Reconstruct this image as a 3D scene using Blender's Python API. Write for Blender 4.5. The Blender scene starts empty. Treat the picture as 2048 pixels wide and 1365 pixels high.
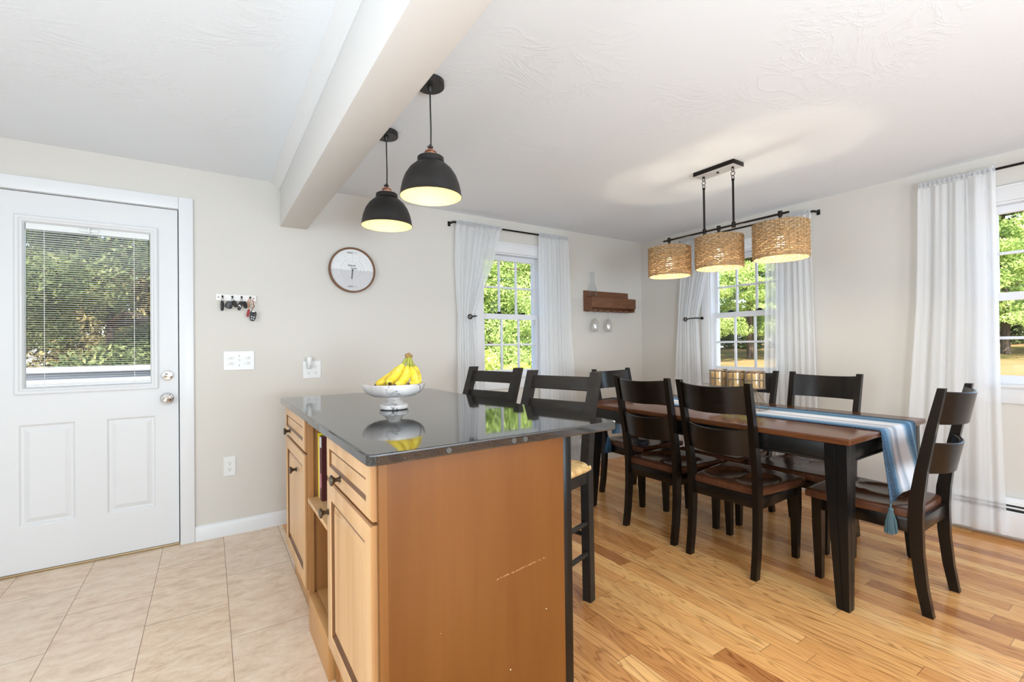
import bpy, bmesh, math, random
import numpy as np
from mathutils import Vector, Matrix, Euler
random.seed(7)
PI = math.pi
SC = bpy.context.scene
COL = SC.collection
D = 3.438      # back wall plane (y)
X = 3.963      # right wall plane (x)
CZ = 2.29      # ceiling height
EYE = 1.175

# ---------------------------------------------------------------- node helpers
def new_mat(name):
    m = bpy.data.materials.new(name)
    m.use_nodes = True
    nt = m.node_tree
    for n in list(nt.nodes):
        nt.nodes.remove(n)
    out = nt.nodes.new('ShaderNodeOutputMaterial')
    return m, nt, out

def put(nt, inp, v):
    if isinstance(v, bpy.types.NodeSocket):
        nt.links.new(v, inp)
    elif isinstance(v, (tuple, list)):
        if len(v) == 3 and inp.type == 'RGBA':
            v = (*v, 1)
        inp.default_value = v
    else:
        inp.default_value = v

def mth(nt, op, a, b=None, c=None, clamp=False):
    n = nt.nodes.new('ShaderNodeMath'); n.operation = op; n.use_clamp = clamp
    put(nt, n.inputs[0], a)
    if b is not None: put(nt, n.inputs[1], b)
    if c is not None: put(nt, n.inputs[2], c)
    return n.outputs[0]

def mix(nt, f, a, b, mode='MIX'):
    n = nt.nodes.new('ShaderNodeMix'); n.data_type = 'RGBA'; n.blend_type = mode
    put(nt, n.inputs[0], f); put(nt, n.inputs[6], a); put(nt, n.inputs[7], b)
    return n.outputs[2]

def sep(nt, v):
    n = nt.nodes.new('ShaderNodeSeparateXYZ'); put(nt, n.inputs[0], v); return n.outputs

def comb(nt, x, y, z=0.0):
    n = nt.nodes.new('ShaderNodeCombineXYZ')
    for i, v in enumerate((x, y, z)): put(nt, n.inputs[i], v)
    return n.outputs[0]

def noise(nt, vec, scale=5, detail=3, rough=.5, dist=0.0):
    n = nt.nodes.new('ShaderNodeTexNoise')
    put(nt, n.inputs['Vector'], vec)
    n.inputs['Scale'].default_value = scale; n.inputs['Detail'].default_value = detail
    n.inputs['Roughness'].default_value = rough; n.inputs['Distortion'].default_value = dist
    return n.outputs[0]

def wnoise(nt, vec):
    n = nt.nodes.new('ShaderNodeTexWhiteNoise'); n.noise_dimensions = '3D'
    put(nt, n.inputs['Vector'], vec); return n.outputs

def ramp(nt, f, stops, interp='LINEAR'):
    n = nt.nodes.new('ShaderNodeValToRGB'); put(nt, n.inputs[0], f)
    cr = n.color_ramp; cr.interpolation = interp
    while len(cr.elements) < len(stops): cr.elements.new(.5)
    for e, (p, c) in zip(cr.elements, stops):
        e.position = p; e.color = (*c, 1) if len(c) == 3 else c
    return n.outputs[0]

def coords(nt, kind='Object'):
    n = nt.nodes.new('ShaderNodeTexCoord'); return n.outputs[kind]

def position(nt):
    return nt.nodes.new('ShaderNodeNewGeometry').outputs['Position']

def mapping(nt, vec, scale=(1, 1, 1), rot=(0, 0, 0), loc=(0, 0, 0)):
    n = nt.nodes.new('ShaderNodeMapping'); put(nt, n.inputs[0], vec)
    n.inputs[1].default_value = loc; n.inputs[2].default_value = rot; n.inputs[3].default_value = scale
    return n.outputs[0]

def bump(nt, h, strength=.2, dist=.01):
    n = nt.nodes.new('ShaderNodeBump'); put(nt, n.inputs['Height'], h)
    n.inputs['Strength'].default_value = strength; n.inputs['Distance'].default_value = dist
    return n.outputs[0]

def principled(nt, out, color, rough=.5, metal=0.0, spec=.5, normal=None, **kw):
    p = nt.nodes.new('ShaderNodeBsdfPrincipled')
    put(nt, p.inputs['Base Color'], color); put(nt, p.inputs['Roughness'], rough)
    p.inputs['Metallic'].default_value = metal; p.inputs['Specular IOR Level'].default_value = spec
    if normal is not None: put(nt, p.inputs['Normal'], normal)
    for k, v in kw.items(): put(nt, p.inputs[k.replace('_', ' ')], v)
    nt.links.new(p.outputs[0], out.inputs[0])
    return p

def plain(name, color, rough=.5, metal=0.0, spec=.5, **kw):
    m, nt, out = new_mat(name)
    principled(nt, out, color, rough, metal, spec, **kw)
    return m

# ---------------------------------------------------------------- mesh builder
def vec(p): return Vector(p)

class B:
    """collects shapes for ONE mesh object"""
    def __init__(s): s.bm = bmesh.new(); s.mi = 0
    def _new(s, before):
        if s.mi:
            s.bm.faces.ensure_lookup_table()
            for f in s.bm.faces[before:]: f.material_index = s.mi
    def hexa(s, v, bev=0.0, seg=2):
        b0 = len(s.bm.faces)
        vs = [s.bm.verts.new(p) for p in v]
        fs = [s.bm.faces.new([vs[i] for i in q]) for q in ((3, 2, 1, 0), (4, 5, 6, 7), (0, 1, 5, 4), (1, 2, 6, 5), (2, 3, 7, 6), (3, 0, 4, 7))]
        for f in fs: f.material_index = s.mi
        if bev > 0:
            es = list({e for f in fs for e in f.edges})
            r = bmesh.ops.bevel(s.bm, geom=es, offset=bev, segments=seg, profile=.5, affect='EDGES', clamp_overlap=True)
            for f in r['faces']: f.material_index = s.mi
        return s
    def box(s, lo, hi, bev=0.0, seg=2, M=None):
        (a, b, c), (d, e, f) = lo, hi
        v = [(a, b, c), (d, b, c), (d, e, c), (a, e, c), (a, b, f), (d, b, f), (d, e, f), (a, e, f)]
        if M is not None: v = [M @ Vector(p) for p in v]
        return s.hexa(v, bev, seg)
    def cbox(s, c, size, bev=0.0, seg=2, rot=None):
        h = [x / 2 for x in size]
        M = Matrix.Translation(c) @ (Euler(rot).to_matrix().to_4x4() if rot else Matrix.Identity(4))
        return s.box([-x for x in h], h, bev, seg, M)
    def ring_loft(s, rings, cap=True, closed=False):
        bm = s.bm; R = [[bm.verts.new(p) for p in r] for r in rings]
        n = len(R[0]); m = len(R)
        for i in range(m if closed else m - 1):
            a, b = R[i], R[(i + 1) % m]
            for j in range(n):
                k = (j + 1) % n
                try: bm.faces.new((a[j], a[k], b[k], b[j])).material_index = s.mi
                except ValueError: pass
        if cap and not closed:
            for r, rev in ((R[0], True), (R[-1], False)):
                try: bm.faces.new(list(reversed(r)) if rev else r).material_index = s.mi
                except ValueError: pass
        return s
    def tube(s, pts, r, n=8, cap=True, closed=False, flat=None):
        P = [Vector(p) for p in pts]; m = len(P)
        rr = r if isinstance(r, (list, tuple)) else [r] * m
        T = []
        for i in range(m):
            if closed: t = P[(i + 1) % m] - P[i - 1]
            else: t = P[min(i + 1, m - 1)] - P[max(i - 1, 0)]
            T.append(t.normalized())
        u = T[0].orthogonal().normalized()
        if flat is not None:
            u = Vector(flat[0]); u = (u - T[0] * u.dot(T[0])).normalized()
        rings = []
        for i in range(m):
            u = (u - T[i] * u.dot(T[i])).normalized(); w = T[i].cross(u)
            k = flat[1] if flat is not None else 1.0
            rings.append([P[i] + (u * math.cos(2 * PI * j / n) + w * (math.sin(2 * PI * j / n) * k)) * rr[i] for j in range(n)])
        return s.ring_loft(rings, cap, closed)
    def lathe(s, prof, c=(0, 0, 0), n=32, M=None, cap=False):
        rings = []
        for r, z in prof:
            ring = [Vector((max(r, 1e-5) * math.cos(2 * PI * j / n), max(r, 1e-5) * math.sin(2 * PI * j / n), z)) for j in range(n)]
            if M is not None: ring = [M @ p for p in ring]
            rings.append([p + Vector(c) for p in ring])
        return s.ring_loft(rings, cap)
    def cyl(s, a, b, r, n=16, r2=None):
        return s.tube([a, b], [r, r if r2 is None else r2], n)
    def prism(s, poly, axis, lo, hi):
        """poly: 2D points; axis 'x','y','z' = extrusion"""
        def P(p, t):
            return {'x': (t, p[0], p[1]), 'y': (p[0], t, p[1]), 'z': (p[0], p[1], t)}[axis]
        return s.ring_loft([[P(p, lo) for p in poly], [P(p, hi) for p in poly]])
    def beam(s, path, wx, wy, axis='x', bev=0.0):
        """rectangular section swept: path of (centre point), section sizes per point"""
        m = len(path); W = wx if isinstance(wx, (list, tuple)) else [wx] * m; Hh = wy if isinstance(wy, (list, tuple)) else [wy] * m
        rings = []
        for p, a, b in zip(path, W, Hh):
            p = Vector(p)
            if axis == 'z': o = [(-a, -b, 0), (a, -b, 0), (a, b, 0), (-a, b, 0)]
            elif axis == 'x': o = [(0, -a, -b), (0, a, -b), (0, a, b), (0, -a, b)]
            else: o = [(-a, 0, -b), (-a, 0, b), (a, 0, b), (a, 0, -b)]
            rings.append([p + Vector(q) * .5 for q in o])
        before = len(s.bm.verts)
        s.ring_loft(rings)
        if bev > 0:
            s.bm.verts.ensure_lookup_table()
            vs = set(s.bm.verts[before:])
            es = [e for e in s.bm.edges if e.verts[0] in vs and len(e.link_faces) == 2 and e.calc_face_angle(0) > .9]
            bmesh.ops.bevel(s.bm, geom=es, offset=bev, segments=2, profile=.5, affect='EDGES', clamp_overlap=True)
        return s
    def torus(s, c, R, r, M=None, n=24, k=8):
        pts = []
        for i in range(n):
            p = Vector((R * math.cos(2 * PI * i / n), R * math.sin(2 * PI * i / n), 0))
            if M is not None: p = M @ p
            pts.append(p + Vector(c))
        return s.tube(pts, r, k, closed=True)
    def sphere(s, c, r, n=16, k=10, sc=(1, 1, 1)):
        prof = [(r * math.sin(PI * i / k), -r * math.cos(PI * i / k)) for i in range(k + 1)]
        rings = []
        for a, z in prof:
            rings.append([Vector(c) + Vector((max(a, 1e-5) * math.cos(2 * PI * j / n) * sc[0], max(a, 1e-5) * math.sin(2 * PI * j / n) * sc[1], z * sc[2])) for j in range(n)])
        return s.ring_loft(rings, False)
    def grid(s, F, nu, nv):
        """F(u,v)->point, u,v in 0..1"""
        V = [[s.bm.verts.new(F(i / nu, j / nv)) for j in range(nv + 1)] for i in range(nu + 1)]
        for i in range(nu):
            for j in range(nv):
                s.bm.faces.new((V[i][j], V[i + 1][j], V[i + 1][j + 1], V[i][j + 1])).material_index = s.mi
        return s
    def done(s, name, mat, parent=None, smooth=40, loc=None, solid=None):
        bmesh.ops.recalc_face_normals(s.bm, faces=s.bm.faces)
        me = bpy.data.meshes.new(name); s.bm.to_mesh(me); s.bm.free()
        for m in (mat if isinstance(mat, (list, tuple)) else [mat]): me.materials.append(m)
        if smooth:
            me.polygons.foreach_set('use_smooth', [True] * len(me.polygons))
            if smooth < 180: me.set_sharp_from_angle(angle=math.radians(smooth))
        o = bpy.data.objects.new(name, me); COL.objects.link(o)
        if parent is not None: o.parent = parent
        if loc is not None: o.location = loc
        if solid: 
            md = o.modifiers.new('thick', 'SOLIDIFY'); md.thickness = solid; md.offset = 0
        return o

def tag(o, label=None, cat=None, group=None, kind=None):
    if label: o['label'] = label
    if cat: o['category'] = cat
    if group: o['group'] = group
    if kind: o['kind'] = kind
    return o

def thing(name, label, cat, loc=(0, 0, 0), rz=0.0, group=None, kind=None):
    o = bpy.data.objects.new(name, None); COL.objects.link(o)
    o.location = loc; o.rotation_euler = (0, 0, rz); o.empty_display_size = .1
    return tag(o, label, cat, group, kind)

def dup(root, loc=None, rz=None, label=None, group=None):
    r = root.copy(); COL.objects.link(r)
    if loc is not None: r.location = loc
    if rz is not None: r.rotation_euler = (0, 0, rz)
    if label: r['label'] = label
    if group: r['group'] = group
    for ch in list(root.children):
        c = ch.copy(); COL.objects.link(c); c.parent = r
        for g in list(ch.children):
            d = g.copy(); COL.objects.link(d); d.parent = c
    return r

def text(name, body, size, mat, parent, loc, rot=(PI / 2, 0, 0), align='CENTER', bold=0.0):
    cu = bpy.data.curves.new(name, 'FONT'); cu.body = body; cu.size = size
    cu.align_x = align; cu.align_y = 'CENTER'; cu.extrude = .0002; cu.offset = bold
    cu.materials.append(mat)
    t = bpy.data.objects.new('tmp', cu); COL.objects.link(t)
    dg = bpy.context.evaluated_depsgraph_get(); me = bpy.data.meshes.new_from_object(t.evaluated_get(dg)); bpy.data.objects.remove(t)
    o = bpy.data.objects.new(name, me); COL.objects.link(o)
    o.parent = parent; o.location = loc; o.rotation_euler = rot
    return o
SKY, SUN, KW, SW, DW, FW, FW2, EXPO = .6, 13.5, 15, 47, 12, 74, 27, 0.36
# ---------------------------------------------------------------- materials
MAT = {}
def wall_mat():
    m, nt, out = new_mat('greige_wall_paint')
    p = position(nt)
    n = noise(nt, p, 260, 2, .6); n2 = noise(nt, p, 14, 3, .5)
    principled(nt, out, (.66, .62, .565), .62, spec=.25, normal=bump(nt, mth(nt, 'ADD', n, mth(nt, 'MULTIPLY', n2, .6)), .12, .002))
    return m
def ceiling_mat():
    m, nt, out = new_mat('skip_trowel_ceiling')
    p = position(nt)
    a = noise(nt, mapping(nt, p, (2.2, 3.4, 1)), 1.6, 6, .62, 1.5)
    ridge = mth(nt, 'POWER', mth(nt, 'SUBTRACT', 1.0, mth(nt, 'MULTIPLY', mth(nt, 'ABSOLUTE', mth(nt, 'SUBTRACT', a, .5)), 7.0), clamp=True), 6.0)
    mask = mth(nt, 'MULTIPLY', mth(nt, 'SUBTRACT', noise(nt, p, 1.7, 2, .5), .44), 6.0, clamp=True)
    fine = noise(nt, p, 60, 4, .65)
    h = mth(nt, 'ADD', mth(nt, 'MULTIPLY', ridge, mask), mth(nt, 'MULTIPLY', fine, .18))
    principled(nt, out, (.83, .855, .89), .8, spec=.15, normal=bump(nt, h, .22, .005))
    return m
def wood_floor_mat():
    m, nt, out = new_mat('oak_strip_floor')
    x, y, z = sep(nt, position(nt))
    W = .082
    rx = mth(nt, 'DIVIDE', mth(nt, 'SUBTRACT', x, 2.069 - 30 * W), W)
    row = mth(nt, 'FLOOR', rx); fx = mth(nt, 'FRACT', rx)
    r1 = wnoise(nt, comb(nt, row, 3.7, 1.3))[0]
    ry = mth(nt, 'ADD', mth(nt, 'DIVIDE', y, mth(nt, 'ADD', .85, mth(nt, 'MULTIPLY', r1, .5))), mth(nt, 'MULTIPLY', r1, 17.3))
    ry = mth(nt, 'ADD', ry, 40.0)
    pid = mth(nt, 'FLOOR', ry); fy = mth(nt, 'FRACT', ry)
    idn = wnoise(nt, comb(nt, row, pid, 2.0)); rnd = idn[0]; rc = sep(nt, idn[1])
    off = mth(nt, 'MULTIPLY', rnd, 41.0)
    # cathedral figure: contour lines of a stretched noise
    v1 = comb(nt, mth(nt, 'ADD', mth(nt, 'MULTIPLY', x, 8.0), off), mth(nt, 'MULTIPLY', y, .85), off)
    big = noise(nt, v1, 1.0, 3, .5, .35)
    rings = mth(nt, 'SINE', mth(nt, 'MULTIPLY', big, 125.0))
    rings = mth(nt, 'POWER', mth(nt, 'MULTIPLY_ADD', rings, .5, .5), 5.0)
    v2 = comb(nt, mth(nt, 'ADD', mth(nt, 'MULTIPLY', x, 210.0), off), mth(nt, 'MULTIPLY', y, 7.0), off)
    pores = noise(nt, v2, 1.0, 3, .6)
    v3 = comb(nt, mth(nt, 'ADD', mth(nt, 'MULTIPLY', x, 14.0), off), mth(nt, 'MULTIPLY', y, 1.4), off)
    band = noise(nt, v3, 1.0, 2, .5)
    base = ramp(nt, rnd, [(0.0, (.48, .190, .060)), (.2, (.68, .310, .100)), (.55, (.80, .395, .135)), (.85, (.88, .46, .165)), (1.0, (.93, .55, .22))])
    g = mth(nt, 'ADD', mth(nt, 'MULTIPLY', rings, mth(nt, 'MULTIPLY_ADD', rc[1], .75, .35)), mth(nt, 'MULTIPLY', mth(nt, 'SUBTRACT', pores, .44), 2.0, clamp=True))
    c = mix(nt, mth(nt, 'MULTIPLY', g, .74, clamp=True), base, mix(nt, 1.0, base, (.52, .42, .34), 'MULTIPLY'))
    c = mix(nt, mth(nt, 'MULTIPLY', mth(nt, 'SUBTRACT', band, .4), 1.2, clamp=True), c, mix(nt, 1.0, c, (1.16, 1.1, 1.0), 'MULTIPLY'))
    ex = mth(nt, 'MINIMUM', fx, mth(nt, 'SUBTRACT', 1.0, fx))
    ey = mth(nt, 'MINIMUM', fy, mth(nt, 'SUBTRACT', 1.0, fy))
    gap = mth(nt, 'MAXIMUM', mth(nt, 'LESS_THAN', ex, .010), mth(nt, 'LESS_THAN', ey, .0012))
    c = mix(nt, mth(nt, 'MULTIPLY', gap, .62), c, (.14, .06, .02))
    rgh = mth(nt, 'MULTIPLY_ADD', pores, .12, .15)
    principled(nt, out, c, rgh, spec=.5, normal=bump(nt, mth(nt, 'SUBTRACT', mth(nt, 'MULTIPLY', pores, .25), gap), .12, .0015))
    return m
def tile_mat():
    m, nt, out = new_mat('travertine_look_floor_tile')
    x, y, z = sep(nt, position(nt))
    rx = mth(nt, 'DIVIDE', mth(nt, 'SUBTRACT', x, .068 - 20 * .304), .304)
    row = mth(nt, 'FLOOR', rx); fx = mth(nt, 'FRACT', rx)
    odd = mth(nt, 'MODULO', row, 2.0)
    ry = mth(nt, 'ADD', mth(nt, 'DIVIDE', mth(nt, 'SUBTRACT', y, 2.511), .614), mth(nt, 'MULTIPLY', mth(nt, 'SUBTRACT', 1.0, odd), .5))
    ry = mth(nt, 'ADD', ry, 20.0)
    pid = mth(nt, 'FLOOR', ry); fy = mth(nt, 'FRACT', ry)
    idn = wnoise(nt, comb(nt, row, pid, 5.0)); rnd = idn[0]; off = mth(nt, 'MULTIPLY', rnd, 23.0)
    v = comb(nt, mth(nt, 'MULTIPLY', x, 10.0), mth(nt, 'MULTIPLY', y, 19.0), off)
    rot = mapping(nt, v, rot=(0, 0, .25))
    a = noise(nt, rot, 1.0, 8, .74, .4); b = noise(nt, rot, 5.0, 4, .75)
    c = ramp(nt, a, [(.28, (.56, .385, .245)), (.44, (.76, .565, .40)), (.58, (.86, .685, .515)), (.76, (.90, .775, .635))])
    c = mix(nt, mth(nt, 'MULTIPLY', mth(nt, 'SUBTRACT', b, .55), 2.2, clamp=True), c, (.55, .42, .32))
    c = mix(nt, mth(nt, 'MULTIPLY', rnd, .25), c, (.78, .68, .58))
    ex = mth(nt, 'MULTIPLY', mth(nt, 'MINIMUM', fx, mth(nt, 'SUBTRACT', 1.0, fx)), .304)
    ey = mth(nt, 'MULTIPLY', mth(nt, 'MINIMUM', fy, mth(nt, 'SUBTRACT', 1.0, fy)), .614)
    gx = mth(nt, 'LESS_THAN', ex, .0012); gy = mth(nt, 'LESS_THAN', ey, .0012)
    gap = mth(nt, 'MAXIMUM', gx, gy)
    c = mix(nt, mth(nt, 'MULTIPLY', gap, .85), c, (.17, .085, .04))
    principled(nt, out, c, .42, spec=.35, normal=bump(nt, mth(nt, 'SUBTRACT', mth(nt, 'MULTIPLY', a, .4), gap), .15, .002))
    return m
def maple_mat(name, tint, rough=.33, scuff=False, axis='z'):
    m, nt, out = new_mat(name)
    co = coords(nt)
    x, y, z = sep(nt, co)
    s1 = (70, 70, 2.2); s2 = (9, 9, .8)
    if axis == 'y': s1 = (70, 2.2, 70); s2 = (9, .8, 9)
    a = noise(nt, mapping(nt, co, s1), 1.0, 4, .6); b = noise(nt, mapping(nt, co, s2), 1.0, 3, .5, .6)
    dark = tuple(t * k for t, k in zip(tint, (.80, .72, .62))); lite = tuple(min(1, t * k) for t, k in zip(tint, (1.10, 1.12, 1.18)))
    c = ramp(nt, b, [(.25, dark), (.5, tint), (.75, lite)])
    c = mix(nt, mth(nt, 'MULTIPLY', mth(nt, 'SUBTRACT', a, .45), 1.1, clamp=True), c, dark)
    if scuff:
        # a pale diagonal scuff and a few chips in the veneer
        l = mth(nt, 'SUBTRACT', mth(nt, 'MULTIPLY_ADD', x, .10, .455), z)
        band = mth(nt, 'LESS_THAN', mth(nt, 'ABSOLUTE', l), mth(nt, 'MULTIPLY', noise(nt, co, 160, 2), .0042))
        inx = mth(nt, 'MULTIPLY', mth(nt, 'GREATER_THAN', x, .375), mth(nt, 'LESS_THAN', x, .565))
        br = mth(nt, 'GREATER_THAN', noise(nt, co, 150, 2), .52)
        k = mth(nt, 'MULTIPLY', mth(nt, 'MULTIPLY', band, inx), mth(nt, 'MULTIPLY', br, .32))
        c = mix(nt, k, c, (.75, .45, .22))
        for (px, pz, r) in ((.424, .214, .0035), (.27, .13, .005), (.56, .35, .003), (.20, .40, .002)):
            d = mth(nt, 'SQRT', mth(nt, 'ADD', mth(nt, 'POWER', mth(nt, 'SUBTRACT', x, px), 2.0), mth(nt, 'POWER', mth(nt, 'SUBTRACT', z, pz), 2.0)))
            c = mix(nt, mth(nt, 'MULTIPLY', mth(nt, 'LESS_THAN', mth(nt, 'ADD', d, mth(nt, 'MULTIPLY', noise(nt, co, 300, 1), .003)), r), .8), c, (.85, .75, .6))
    principled(nt, out, c, rough, spec=.4, normal=bump(nt, a, .03, .001))
    return m
def dark_wood(name, tint, lite, rough, scale=(8, 60, 60)):
    m, nt, out = new_mat(name)
    co = coords(nt)
    a = noise(nt, mapping(nt, co, scale), 1.0, 4, .6); b = noise(nt, co, 6.0, 2, .5)
    c = mix(nt, mth(nt, 'MULTIPLY', mth(nt, 'SUBTRACT', a, .35), 1.8, clamp=True), tint, lite)
    c = mix(nt, mth(nt, 'MULTIPLY', b, .4), c, tint)
    principled(nt, out, c, rough, spec=.32, normal=bump(nt, a, .04, .001))
    return m
def granite_mat():
    m, nt, out = new_mat('polished_black_granite')
    p = coords(nt)
    a = noise(nt, p, 330, 4, .75); b = noise(nt, p, 420, 2, .6)
    c = ramp(nt, a, [(.36, (.006, .006, .007)), (.52, (.013, .013, .013)), (.62, (.05, .048, .044)), (.72, (.14, .13, .115))])
    c = mix(nt, mth(nt, 'MULTIPLY', mth(nt, 'GREATER_THAN', b, .66), .5), c, (.22, .21, .20))
    principled(nt, out, c, mth(nt, 'MULTIPLY_ADD', b, .05, .02), spec=.5, normal=bump(nt, b, .008, .0005), IOR=2.1)
    return m
def marble_mat():
    m, nt, out = new_mat('white_veined_marble')
    co = coords(nt)
    r = mapping(nt, co, (1, 1, .75), (.3, .75, .2))
    a = noise(nt, r, 16, 5, .6, .8)
    x, y, z = sep(nt, r)
    w = mth(nt, 'SINE', mth(nt, 'ADD', mth(nt, 'MULTIPLY', x, 46.0), mth(nt, 'MULTIPLY', a, 7.0)))
    vein = mth(nt, 'SUBTRACT', 1.0, mth(nt, 'MULTIPLY', mth(nt, 'ABSOLUTE', mth(nt, 'SUBTRACT', w, .35)), 4.0), clamp=True)
    soft = noise(nt, r, 9, 3, .5, .5)
    c = ramp(nt, soft, [(.3, (.50, .43, .40)), (.55, (.72, .67, .63)), (.75, (.82, .78, .74))])
    c = mix(nt, mth(nt, 'MULTIPLY', vein, mth(nt, 'MULTIPLY', mth(nt, 'SUBTRACT', soft, .33), 4.5, clamp=True)), c, (.13, .13, .14))
    principled(nt, out, c, .22, spec=.5)
    return m
def sheer_mat():
    m, nt, out = new_mat('white_sheer_voile')
    p = coords(nt)
    weave = noise(nt, mapping(nt, p, (700, 700, 160)), 1.0, 2, .6); st = noise(nt, mapping(nt, p, (160, 160, 1.2)), 1.0, 2, .5)
    d = nt.nodes.new('ShaderNodeBsdfDiffuse'); d.inputs[0].default_value = (.93, .935, .945, 1)
    t = nt.nodes.new('ShaderNodeBsdfTranslucent'); t.inputs[0].default_value = (.93, .935, .945, 1)
    tr = nt.nodes.new('ShaderNodeBsdfTransparent')
    m1 = nt.nodes.new('ShaderNodeMixShader'); m1.inputs[0].default_value = .42
    nt.links.new(d.outputs[0], m1.inputs[1]); nt.links.new(t.outputs[0], m1.inputs[2])
    m2 = nt.nodes.new('ShaderNodeMixShader')
    f = mth(nt, 'ADD', .58, mth(nt, 'ADD', mth(nt, 'MULTIPLY', weave, .14), mth(nt, 'MULTIPLY', st, .14)), clamp=True)
    nt.links.new(f, m2.inputs[0]); nt.links.new(tr.outputs[0], m2.inputs[1]); nt.links.new(m1.outputs[0], m2.inputs[2])
    nt.links.new(m2.outputs[0], out.inputs[0])
    return m
def glass_mat(name='window_glass', refl=.06, tint=(1, 1, 1)):
    m, nt, out = new_mat(name)
    tr = nt.nodes.new('ShaderNodeBsdfTransparent'); tr.inputs[0].default_value = (*tint, 1)
    g = nt.nodes.new('ShaderNodeBsdfGlossy'); g.inputs['Roughness'].default_value = .02
    mx = nt.nodes.new('ShaderNodeMixShader')
    lw = nt.nodes.new('ShaderNodeLayerWeight'); lw.inputs[0].default_value = .5
    f = mth(nt, 'MULTIPLY_ADD', mth(nt, 'POWER', lw.outputs['Facing'], 4.0), .6, refl * .25, clamp=True)
    nt.links.new(f, mx.inputs[0]); nt.links.new(tr.outputs[0], mx.inputs[1]); nt.links.new(g.outputs[0], mx.inputs[2])
    nt.links.new(mx.outputs[0], out.inputs[0])
    return m
def emit(name, color, strength):
    m, nt, out = new_mat(name)
    e = nt.nodes.new('ShaderNodeEmission'); e.inputs[0].default_value = (*color, 1); e.inputs[1].default_value = strength
    nt.links.new(e.outputs[0], out.inputs[0]); return m
def wicker_mat():
    m, nt, out = new_mat('woven_seagrass')
    co = coords(nt)
    a = noise(nt, mapping(nt, co, (60, 60, 260)), 1.0, 3, .6); b = noise(nt, co, 22, 2, .5)
    c = ramp(nt, a, [(.3, (.20, .115, .048)), (.5, (.42, .27, .135)), (.7, (.66, .48, .28))])
    c = mix(nt, mth(nt, 'MULTIPLY', b, .5), c, (.48, .32, .17))
    d = nt.nodes.new('ShaderNodeBsdfDiffuse'); nt.links.new(c, d.inputs[0])
    t = nt.nodes.new('ShaderNodeBsdfTranslucent'); nt.links.new(c, t.inputs[0])
    mx = nt.nodes.new('ShaderNodeMixShader'); mx.inputs[0].default_value = .18
    nt.links.new(d.outputs[0], mx.inputs[1]); nt.links.new(t.outputs[0], mx.inputs[2]); nt.links.new(mx.outputs[0], out.inputs[0])
    return m
def rush_mat():
    m, nt, out = new_mat('woven_rush')
    co = coords(nt)
    x, y, z = sep(nt, co)
    ax = mth(nt, 'ABSOLUTE', x); ay = mth(nt, 'ABSOLUTE', y)
    k = mth(nt, 'GREATER_THAN', ax, ay)
    s = mth(nt, 'ADD', mth(nt, 'MULTIPLY', k, y), mth(nt, 'MULTIPLY', mth(nt, 'SUBTRACT', 1.0, k), x))
    w = mth(nt, 'SINE', mth(nt, 'MULTIPLY', s, 700.0))
    n = noise(nt, co, 40, 3, .6)
    c = ramp(nt, n, [(.3, (.50, .27, .09)), (.5, (.70, .46, .20)), (.7, (.82, .62, .34))])
    principled(nt, out, c, .7, spec=.2, normal=bump(nt, w, .5, .002))
    return m
def runner_mat():
    m, nt, out = new_mat('striped_woven_cotton')
    x, y, z = sep(nt, coords(nt))
    n = noise(nt, comb(nt, mth(nt, 'MULTIPLY', x, 60.0), mth(nt, 'MULTIPLY', mth(nt, 'ADD', y, z), 9.0), 0.0), 1.0, 3, .6)
    u = mth(nt, 'ADD', mth(nt, 'DIVIDE', mth(nt, 'ADD', x, .22), .44), mth(nt, 'MULTIPLY', mth(nt, 'SUBTRACT', n, .5), .04))
    navy = (.022, .06, .11); blue = (.05, .15, .27); light = (.25, .40, .55); white = (.80, .80, .84); grey = (.36, .41, .49)
    c = ramp(nt, u, [(0.0, navy), (.035, blue), (.09, blue), (.15, light), (.2, grey), (.26, white), (.36, grey), (.42, white), (.58, white), (.64, light), (.72, blue), (.8, blue), (.84, light), (.88, blue), (.95, navy), (1.0, navy)])
    f = noise(nt, mapping(nt, coords(nt), (1, 1, 1)), 420, 2, .7)
    c = mix(nt, mth(nt, 'MULTIPLY', mth(nt, 'SUBTRACT', f, .52), 3.0, clamp=True), c, (.72, .78, .84))
    principled(nt, out, c, .9, spec=.1, normal=bump(nt, f, .6, .003))
    return m
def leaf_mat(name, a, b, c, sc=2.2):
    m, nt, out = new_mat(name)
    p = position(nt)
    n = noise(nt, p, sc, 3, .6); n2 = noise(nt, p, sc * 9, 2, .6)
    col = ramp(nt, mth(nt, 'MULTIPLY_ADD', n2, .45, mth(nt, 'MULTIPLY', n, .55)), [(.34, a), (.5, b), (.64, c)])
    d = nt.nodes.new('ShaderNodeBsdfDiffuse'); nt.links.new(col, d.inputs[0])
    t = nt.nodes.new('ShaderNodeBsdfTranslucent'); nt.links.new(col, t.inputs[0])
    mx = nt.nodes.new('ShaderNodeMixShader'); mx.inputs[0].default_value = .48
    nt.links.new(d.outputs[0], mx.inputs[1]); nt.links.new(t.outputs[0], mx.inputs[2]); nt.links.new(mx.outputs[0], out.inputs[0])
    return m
def dial_mat():
    m, nt, out = new_mat('printed_clock_dial')
    x, y, z = sep(nt, coords(nt))
    n = noise(nt, coords(nt), 45, 3, .6)
    lower = mth(nt, 'LESS_THAN', z, mth(nt, 'MULTIPLY', mth(nt, 'SUBTRACT', n, .5), .02))
    principled(nt, out, mix(nt, mth(nt, 'MULTIPLY', lower, .9), (.80, .79, .78), (.60, .575, .575)), .4, spec=.3)
    return m
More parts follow.
